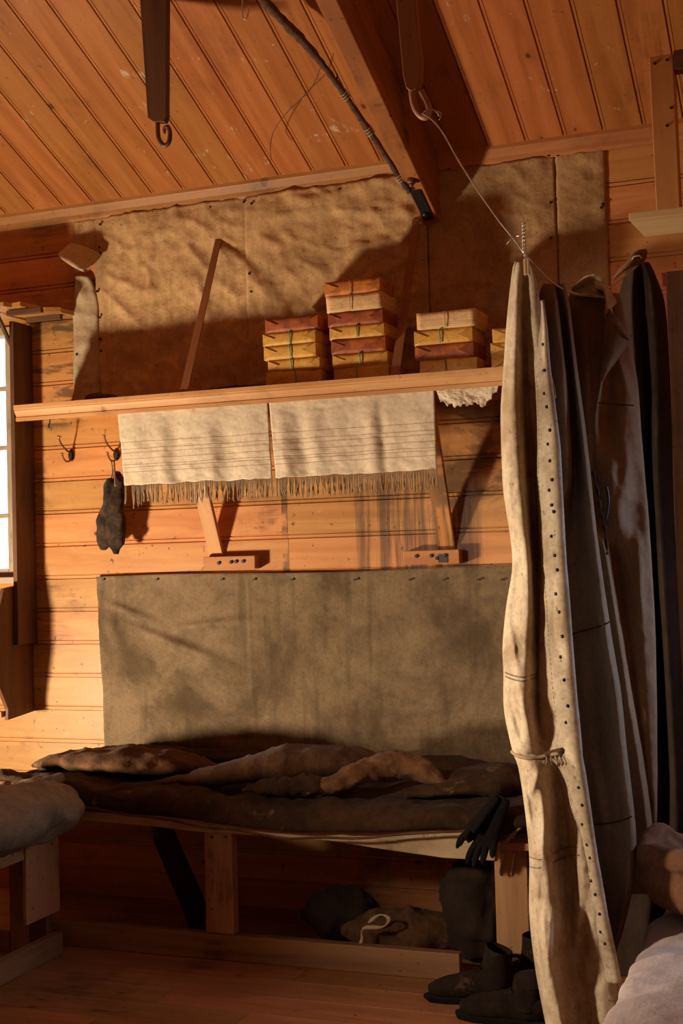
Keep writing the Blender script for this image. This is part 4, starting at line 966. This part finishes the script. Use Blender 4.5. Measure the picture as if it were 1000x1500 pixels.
# second garment
g2 = thing('canvas_garment', 'brown canvas garment with two smooth folds hanging right behind the eyelet strip', 'garment', aY(815, 415, 3.55))
G2 = [
 (416, [(797, .03), (800, .0), (806, -.01), (811, .0), (814, .02), (818, .0), (822, -.005), (826, .03)]),
 (424, [(791, .04), (796, .0), (806, -.02), (813, -.01), (816, .02), (820, .0), (825, -.01), (829, .03)]),
 (450, [(788, .04), (797, -.01), (808, -.04), (816, -.03), (820, .03), (825, .01), (830, -.02), (834, .02)]),
 (500, [(790, .04), (800, -.02), (813, -.05), (822, -.04), (826, .03), (832, .01), (836, -.03), (840, .02)]),
 (560, [(794, .04), (806, -.02), (820, -.06), (829, -.04), (832, .03), (838, .01), (843, -.04), (848, .02)]),
 (640, [(798, .04), (812, -.01), (826, -.06), (835, -.04), (838, .04), (846, .02), (853, -.04), (858, .02)]),
 (700, [(800, .05), (814, .0), (828, -.05), (836, -.03), (840, .05), (850, .03), (859, -.04), (865, .02)]),
 (750, [(800, .06), (812, .02), (821, -.0), (828, .02), (840, .06), (852, .03), (864, -.04), (870, .02)]),
 (815, [(800, .06), (812, .05), (822, .05), (832, .06), (844, .06), (858, .03), (871, -.05), (878, .02)]),
 (920, [(805, .06), (820, .06), (832, .06), (844, .06), (856, .05), (872, .01), (886, -.05), (893, .02)]),
 (1010, [(810, .06), (826, .06), (840, .06), (854, .06), (868, .05), (884, .0), (900, -.05), (908, .02)]),
 (1097, [(815, .06), (832, .06), (848, .06), (862, .06), (878, .05), (894, .0), (909, -.05), (917, .02)]),
 (1204, [(825, .06), (842, .06), (858, .06), (874, .05), (890, .03), (906, .0), (921, -.04), (929, .02)]),
 (1270, [(830, .06), (848, .06), (864, .06), (880, .05), (896, .03), (910, .0), (922, -.03), (929, .02)]),
 (1340, [(835, .06), (850, .06), (864, .06), (878, .05), (890, .03), (902, .01), (911, -.01), (917, .03)]),
 (1400, [(840, .06), (852, .06), (862, .06), (872, .05), (882, .04), (890, .03), (896, .02), (900, .04)])]
garment(G2, 3.58, GABER2, 'body', g2, .30, 150, 240, .009, 4.5, 3, fine=.003, cre=[(828, 470, 834, 620, .012, .012), (850, 560, 862, 720, .012, .012), (866, 760, 880, 900, -.014, .012), (884, 890, 896, 1060, .014, .012), (840, 880, 856, 1080, .014, .016), (860, 1100, 884, 1240, .018, .016), (905, 1080, 912, 1220, -.014, .012), (815, 430, 822, 520, .01, .01)])
m = MB(); P = [aY(x, y, 3.555+d_) for x, y, d_ in ((835, 930, .04), (850, 925, .045), (870, 920, .02), (887, 914, -.03), (893, 910, -.02))]
MB().tube(smooth_path(P, 20), .0022, 6).build('seam', MATT, g2)
P = [aY(x, y, 3.555+d_) for x, y, d_ in ((868, 1208, .045), (890, 1206, .02), (910, 1202, -.02), (925, 1196, -.03))]
MB().tube(smooth_path(P, 20), .0022, 6).build('seam', MATT, g2)

# third garment: jacket
g3 = thing('canvas_jacket', 'brown canvas jacket with turned collar and stiff cuff, hanging behind the folds', 'jacket', aY(870, 415, 3.8))
G3 = [
 (430, [(830, .03), (838, .0), (850, -.005), (866, .0), (880, -.005), (889, -.01), (893, .03), (900, .03), (906, .05)]),
 (440, [(829, .03), (838, .0), (850, -.01), (866, -.005), (880, -.01), (889, -.02), (893, .03), (901, .03), (909, .05)]),
 (480, [(832, .03), (842, .0), (854, -.01), (868, -.01), (880, -.015), (887, -.025), (892, .03), (904, .03), (916, .05)]),
 (555, [(842, .03), (852, .0), (862, -.01), (870, -.01), (877, -.015), (881, -.025), (890, .03), (912, .01), (931, .04)]),
 (620, [(850, .03), (857, .0), (862, -.01), (867, -.01), (870, -.015), (873, -.02), (888, .03), (915, .0), (936, .04)]),
 (700, [(858, .03), (862, .01), (866, .0), (869, .01), (872, .02), (880, .0), (900, -.03), (922, .01), (943, .04)]),
 (760, [(862, .03), (868, .01), (872, .0), (876, .02), (882, .02), (892, -.02), (905, -.03), (926, .02), (948, .04)]),
 (815, [(868, .03), (874, .0), (880, -.01), (887, -.02), (893, .0), (899, .04), (912, .03), (932, .02), (952, .04)]),
 (920, [(880, .04), (888, .0), (896, -.02), (904, -.03), (910, .0), (915, .04), (926, .03), (942, .02), (958, .04)]),
 (1010, [(890, .04), (900, .0), (908, -.02), (917, -.03), (923, .0), (928, .04), (936, .03), (948, .02), (960, .04)]),
 (1097, [(900, .04), (912, .0), (921, -.02), (931, -.03), (937, .0), (941, .04), (946, .03), (953, .02), (961, .04)]),
 (1204, [(910, .04), (924, .0), (936, -.02), (947, -.03), (953, .0), (955, .03), (957, .03), (959, .03), (961, .04)]),
 (1262, [(910, .04), (924, .0), (936, -.02), (947, -.02), (952, .0), (954, .03), (956, .03), (957, .03), (958, .04)]),
 (1310, [(912, .04), (922, .01), (930, .0), (936, .0), (940, .01), (943, .03), (945, .03), (947, .03), (949, .04)])]
garment(G3, 3.84, GABER3, 'body', g3, .09, 150, 200, .010, 4.5, 5, fine=.003, cre=[(905, 600, 925, 760, .014, .016), (915, 640, 900, 760, -.014, .014), (930, 760, 940, 950, .014, .014), (852, 450, 862, 600, .010, .012), (868, 480, 872, 620, -.008, .01), (930, 980, 946, 1150, .014, .012), (900, 520, 925, 590, .012, .012)])
# collar / waistband rolls
def pxs(L, Y): return [aY(x, y, Y+d_) for x, y, d_ in L]
col_ = MB().grid(lambda u, v: cr([cr(pxs([(836, 422, .0), (842, 416, -.01), (858, 404, -.01), (875, 402, 0), (886, 414, .02), (890, 424, .02)], 3.80), u), cr(pxs([(838, 428, .03), (846, 424, .03), (860, 418, .04), (874, 418, .05), (884, 426, .05), (889, 434, .03)], 3.80), u), cr(pxs([(836, 432, -.01), (848, 434, -.015), (862, 435, -.02), (876, 436, -.02), (884, 437, -.02), (890, 440, -.01)], 3.80), u)], v)+V((0, .004*noise.noise(V((u*9, v*4, 1))), 0)), 40, 16)
col_.build('collar', GABER, g3, solid=.004)
MB().grid(lambda u, v: cr([cr(pxs([(870, 412, .0), (882, 416, 0), (894, 428, 0), (902, 444, 0)], 3.79), u)+V((0, 0, -.02*v)), cr(pxs([(872, 420, -.02), (884, 424, -.02), (888, 442, -.02), (886, 462, -.02)], 3.78), u), cr(pxs([(876, 424, .02), (886, 428, .02), (894, 444, .02), (902, 476, .01)], 3.80), u)], v), 30, 14).build('lapel', GABER, g3, solid=.004)
# open cuff: a cone seen from the side
cu = [[aY(889, 446, 3.79), aY(900, 462, 3.74), aY(912, 480, 3.76), aY(921, 495, 3.79)], [aY(889, 480, 3.77), aY(898, 488, 3.74), aY(908, 496, 3.75), aY(920, 499, 3.79)],
      [aY(884, 530, 3.78), aY(892, 524, 3.75), aY(904, 514, 3.76), aY(914, 508, 3.8)], [aY(880, 562, 3.8), aY(886, 548, 3.79), aY(896, 534, 3.79), aY(906, 520, 3.82)]]
MB().grid(lambda u, v: cr([cr(r_, u) for r_ in cu], v), 30, 24).build('cuff', GABER2, g3, solid=.005)
MB().tube(smooth_path(pxs([(896, 468, -.05), (905, 479, -.06), (914, 488, -.05), (921, 496, -.01), (916, 489, .02)], 3.79), 24), .0055, 8).build('cuff_rim', GABER2, g3)
MB().tube(smooth_path(pxs([(876, 590, -.04), (900, 592, -.02), (928, 594, -.01)], 3.80), 20), .002, 6).build('seam', MATT, g3)
MB().tube(smooth_path(pxs([(888, 712, -.06), (891, 735, -.06), (887, 762, -.06)], 3.80), 14), .004, 6).build('lacing', BLACK, g3)
MB().tube(smooth_path(pxs([(868, 690, -.04), (876, 725, -.05), (880, 752, -.055), (886, 778, -.055), (889, 812, -.05)], 3.80), 20), [.004+.003*math.sin(i*1.9) for i in range(21)], 6).build('lacing', MATT, g3)

# dark coat further right, widened to stand in for shade on the wall
g4 = thing('dark_coat', 'very dark coat half behind the jacket, widened to darken the shaded wall', 'coat', aY(930, 385, 4.3))
G4 = [
 (384, [(924, .03), (927, 0), (931, -.01), (936, .01), (942, 0), (950, .03)]),
 (400, [(915, .03), (921, 0), (928, -.02), (936, .02), (948, -.01), (958, .03)]),
 (450, [(905, .03), (915, 0), (926, -.03), (938, .03), (955, -.02), (973, .03)]),
 (560, [(905, .04), (918, 0), (932, -.04), (946, .03), (960, -.02), (980, .03)]),
 (700, [(910, .04), (925, 0), (940, -.04), (950, .03), (962, -.03), (984, .03)]),
 (850, [(920, .04), (935, 0), (948, -.04), (958, .03), (970, -.03), (990, .03)]),
 (1000, [(930, .04), (945, 0), (956, -.04), (967, .03), (980, -.03), (998, .03)]),
 (1150, [(935, .04), (948, 0), (960, -.04), (974, .03), (988, -.03), (1006, .03)]),
 (1260, [(930, .03), (945, 0), (958, -.03), (974, .03), (988, -.02), (1008, .03)]),
 (1340, [(908, .03), (930, 0), (950, -.03), (970, .03), (988, -.02), (1010, .03)]),
 (1430, [(885, .03), (915, 0), (940, -.03), (966, .03), (988, -.02), (1010, .03)])]
garment(G4, 4.35, DARKCL, 'body', g4, .1, 90, 160, .008, 4, 8)
sl = [aY(898, 408, 4.2), aY(908, 398, 4.19), aY(921, 388, 4.18), (aY(932, 380, 4.19)), aY(942, 375, 4.22)]
MB().tube(smooth_path(sl, 30), [(.006+.026*smooth01(i/22), .004+.012*smooth01(i/22)) for i in range(31)], 20, amp=.016, fr=18, up=V((0, 0, 1))).build('crumpled_hood', BAGB, g4, sub=1)
MB().tube([aY(923, 383, 4.16), aY(928, 376, 4.155), aY(936, 374, 4.155), aY(940, 378, 4.17)], .0025, 6).build('string', TWINE, g4)

# wire rope
wr = thing('clothes_wire', 'thin bright twisted wire running from the rusty hook down to the garments', 'wire', aY(770, 385, 3.33))
Wp = [aY(x, y, Y) for x, y, Y in ((618, 166, 3.60), (632, 175, 3.58), (648, 194, 3.56), (672, 236, 3.50), (700, 280, 3.45), (728, 320, 3.39), (752, 350, 3.36), (770, 374, 3.345), (790, 396, 3.42), (812, 416, 3.52), (836, 428, 3.62), (870, 432, 3.8), (905, 412, 4.0), (935, 388, 4.3))]
MB().tube(smooth_path(Wp, 120), .0022, 6).build('main_wire', WIRE, wr)
MB().tube(smooth_path([aY(618, 166, 3.60), aY(628, 160, 3.6), aY(638, 163, 3.59), aY(643, 170, 3.59)], 12), .002, 5).build('wire_tail', WIRE, wr)
MB().tube(smooth_path([aY(640, 162, 3.59), aY(646, 167, 3.58), aY(643, 176, 3.58)], 8), .0018, 5).build('wire_tail', WIRE, wr)
m = MB(); tw = smooth_path([aY(772, 384, 3.335), aY(768, 366, 3.34), aY(767, 345, 3.34), aY(767, 326, 3.34)], 40)
for ph in (0, PI): m.tube([p+V((.004*math.cos(i*.9+ph), .004*math.sin(i*.9+ph), 0)) for i, p in enumerate(tw)], .0016, 5)
m.build('twisted_loop', WIRE, wr)
MB().tube([aY(742, 358, 3.36), aY(747, 352, 3.36), aY(749, 346, 3.36)], .0014, 5).build('wire_barb', WIRE, wr); MB().tube([aY(756, 346, 3.34), aY(767, 345, 3.34)], .0014, 5).build('wire_barb', WIRE, wr)

# ------------------------------------------------------------------ right upper frame
uf = thing('bunk_post', 'orange upright post with a pale board under its end, at upper right', 'post', (-.43, 4.0, 2.48))
tl, tr_, bl, br = aY(950, 84, 4.0), aY(985, 78, 4.0), aY(962, 333, 4.0), aY(997, 330, 4.0)
bl.z = br.z = 2.492
MB().prism([tl, tr_, br, bl], V((0, .07, 0)), V((0, 0, 1)), .3).build('post', W_POST, uf, bevel=.003)
a_, b2 = aZ(921, 323, 2.468), aZ(944, 347, 2.468)
MB().prism([V((a_.x, a_.y, 2.468)), V((.3, a_.y, 2.468)), V((.3, b2.y, 2.468)), V((b2.x, b2.y, 2.468))], V((0, 0, .022)), V((1, 0, 0)), .4).build('tray_board', W_PALE, uf, bevel=.002)
MB().box(-.395, .3, 4.0, 4.05, 2.96, 3.02, 0).build('cross_rail', W_DARK, uf, bevel=.003)
for px, py in ((959, 93), (977, 88), (966, 320), (978, 326), (992, 316), (983, 158), (977, 184)):
    q = aY(px, py, 4.0); MB().tube([q+V((0, .002, 0)), q+V((0, -.003, 0))], .005, 6).build('nail', BLACK, uf)
ufl = thing('lower_post', 'dark brown upright board at the right edge below the pale board', 'post', (-.42, 4.6, 0))
q = aY(972, 345, 4.55)
MB().box(q.x, q.x+.16, 4.55, 4.59, .0, 2.467, 2, .6).build('post', W_DARK, ufl, bevel=.003)
MB().box(q.x-.012, q.x-.001, 4.555, 4.58, 2.42, 2.466, 2).build('red_chip', RED, ufl, bevel=.001)
q2 = aY(958, 505, 4.7)
MB().box(q2.x-.1, q2.x+.3, 4.60, 4.63, q2.z-.09, q2.z, 0).build('cross_board', W_DARK, ufl, bevel=.003)
MB().box(-.55, .3, 4.60, 4.63, 1.50, 1.57, 0).build('cross_board', W_DARK, ufl, bevel=.003)

# ------------------------------------------------------------------ right bunk with blanket, bag
rb = thing('right_bunk', 'wooden bunk under the pale blanket at lower right', 'bunk', (0, 3, 0))
def rbx(name, *a, g=0, r=None): return MB().box(*a, g=g, r=r).build(name, W_BED, rb, bevel=.004)
rbx('side_rail', -.44, -.40, 1.5, 3.75, .27, .36, g=1); rbx('post', -.44, -.36, 3.67, 3.75, .001, .27, g=2); rbx('post', -.44, -.36, 1.5, 1.58, .001, .27, g=2)
rbx('post', .4, .48, 3.67, 3.75, .001, .36, g=2); rbx('post', .4, .48, 1.5, 1.58, .001, .36, g=2); rbx('bunk_boards', -.40, .5, 1.5, 3.75, .34, .36, g=1)
bt = thing('wool_blanket', 'pale grey-pink wool blanket covering the bunk at lower right', 'blanket', (0, 2.8, .36))
def bfn(u, v):
    Y = 1.45+2.36*v; a = 2*PI*u; s_ = lambda q, p: math.copysign(abs(q)**p, q)
    e = max(.03, min(1, math.sqrt(max(0, 1-(1-min((1-v)/.05, 1))**2)), math.sqrt(max(0, 1-(1-min(v/.05, 1))**2))))
    x = .0+.50*s_(math.cos(a), .45)*(.9+.1*e); z = .46+.095*s_(math.sin(a), .55)*e
    q = V((x, Y, z))
    if math.cos(a) < 0: q.x += .02*fnz(V((0, Y, z*.5)), 3.3)*abs(math.cos(a)); 
    q.z += .012*fnz(V((x, Y, 0)), 4)+.003*fnz(q, 16)
    q.z = max(q.z, .362); return q
MB().grid(bfn, 110, 160, True, capu=True).build('cover', BLANK, bt)
kb = thing('open_bag', 'brown cloth bag with rolled open rim on the far end of the blanket', 'bag', (-.37, 3.62, .56))
prof = [(.02, .566), (.12, .568), (.16, .595), (.175, .64), (.168, .68), (.18, .70), (.172, .735), (.15, .745), (.125, .735), (.115, .70), (.02, .66)]
pv = [V((r_, 0, z)) for r_, z in prof]
def kfn(u, v):
    q = cr(pv, v); a = 2*PI*u; R_ = q.x*(1+.12*noise.noise(V((math.cos(a)*1.3, math.sin(a)*1.3, q.z*3))))
    z = q.z+.05*noise.noise(V((math.cos(a)*1.5, math.sin(a)*1.5, 7)))*smooth01(v*2.5)
    R_ += .012*abs(noise.noise(V((math.cos(a)*5, math.sin(a)*5, q.z*16)))); return V((-.335+R_*math.cos(a), 3.58+R_*math.sin(a), z))
MB().grid(kfn, 60, 44, True).build('sack', BAGB, kb, solid=.004)
heap('dark_red_bundle', 'dark reddish bundle behind the brown bag at the right edge', 'bundle', (-.30, 3.98, .45), (.18, .14, .445), cloth('dark_red_cloth', (.13, .05, .035), (.06, .03, .02), .5, 400, 6, .3, 0, 30), .04, 5, creases=.03)
MB_ = None

# ------------------------------------------------------------------ light
w_ = bpy.data.worlds.new('world'); S.world = w_; w_.use_nodes = True
bg = w_.node_tree.nodes['Background']; bg.inputs[0].default_value = (.78, .90, 1., 1); bg.inputs[1].default_value = 3.2
def area(name, loc, target, size, power, col, spread=180, size_y=None):
    l = bpy.data.lights.new(name, 'AREA'); l.shape = 'RECTANGLE' if size_y else 'DISK'; l.size = size
    if size_y: l.size_y = size_y
    l.energy = power; l.color = col; l.spread = math.radians(spread)
    o = bpy.data.objects.new(name, l); C.objects.link(o); o.location = loc
    o.rotation_euler = (V(target)-V(loc)).to_track_quat('-Z', 'Y').to_euler(); return o
area('snow_glare', (-4.1, 3.4, .66), (-1.2, 4.8, 2.0), .28, 122, (1., .81, .58))
area('cool_rim_fill', (1.12, 4.15, 1.9), (-.7, 3.5, 1.2), .5, 3.6, (.46, .68, 1.), 60)  # added cool rim light for the fold edges; wall_right has no window
area('front_fill', (-3.3, 1.3, 1.9), (-1.05, 3.6, 1.2), .35, 13.5, (1., .83, .62), 54)  # added warm fill for the garments and bed front, no opening there
area('room_fill', (-1.6, -.3, 2.6), (-1.8, 5.0, 1.6), 2.0, 1.5, (1., .78, .55))
S.view_settings.view_transform = 'Standard'; S.view_settings.look = 'None'; S.view_settings.exposure = 0; S.view_settings.gamma = 1
S.view_settings.use_curve_mapping = False
S.cycles.use_denoising = True
S.cycles.max_bounces = 6; S.cycles.diffuse_bounces = 4; S.cycles.glossy_bounces = 2; S.cycles.transparent_max_bounces = 6
S.cycles.sample_clamp_indirect = 4
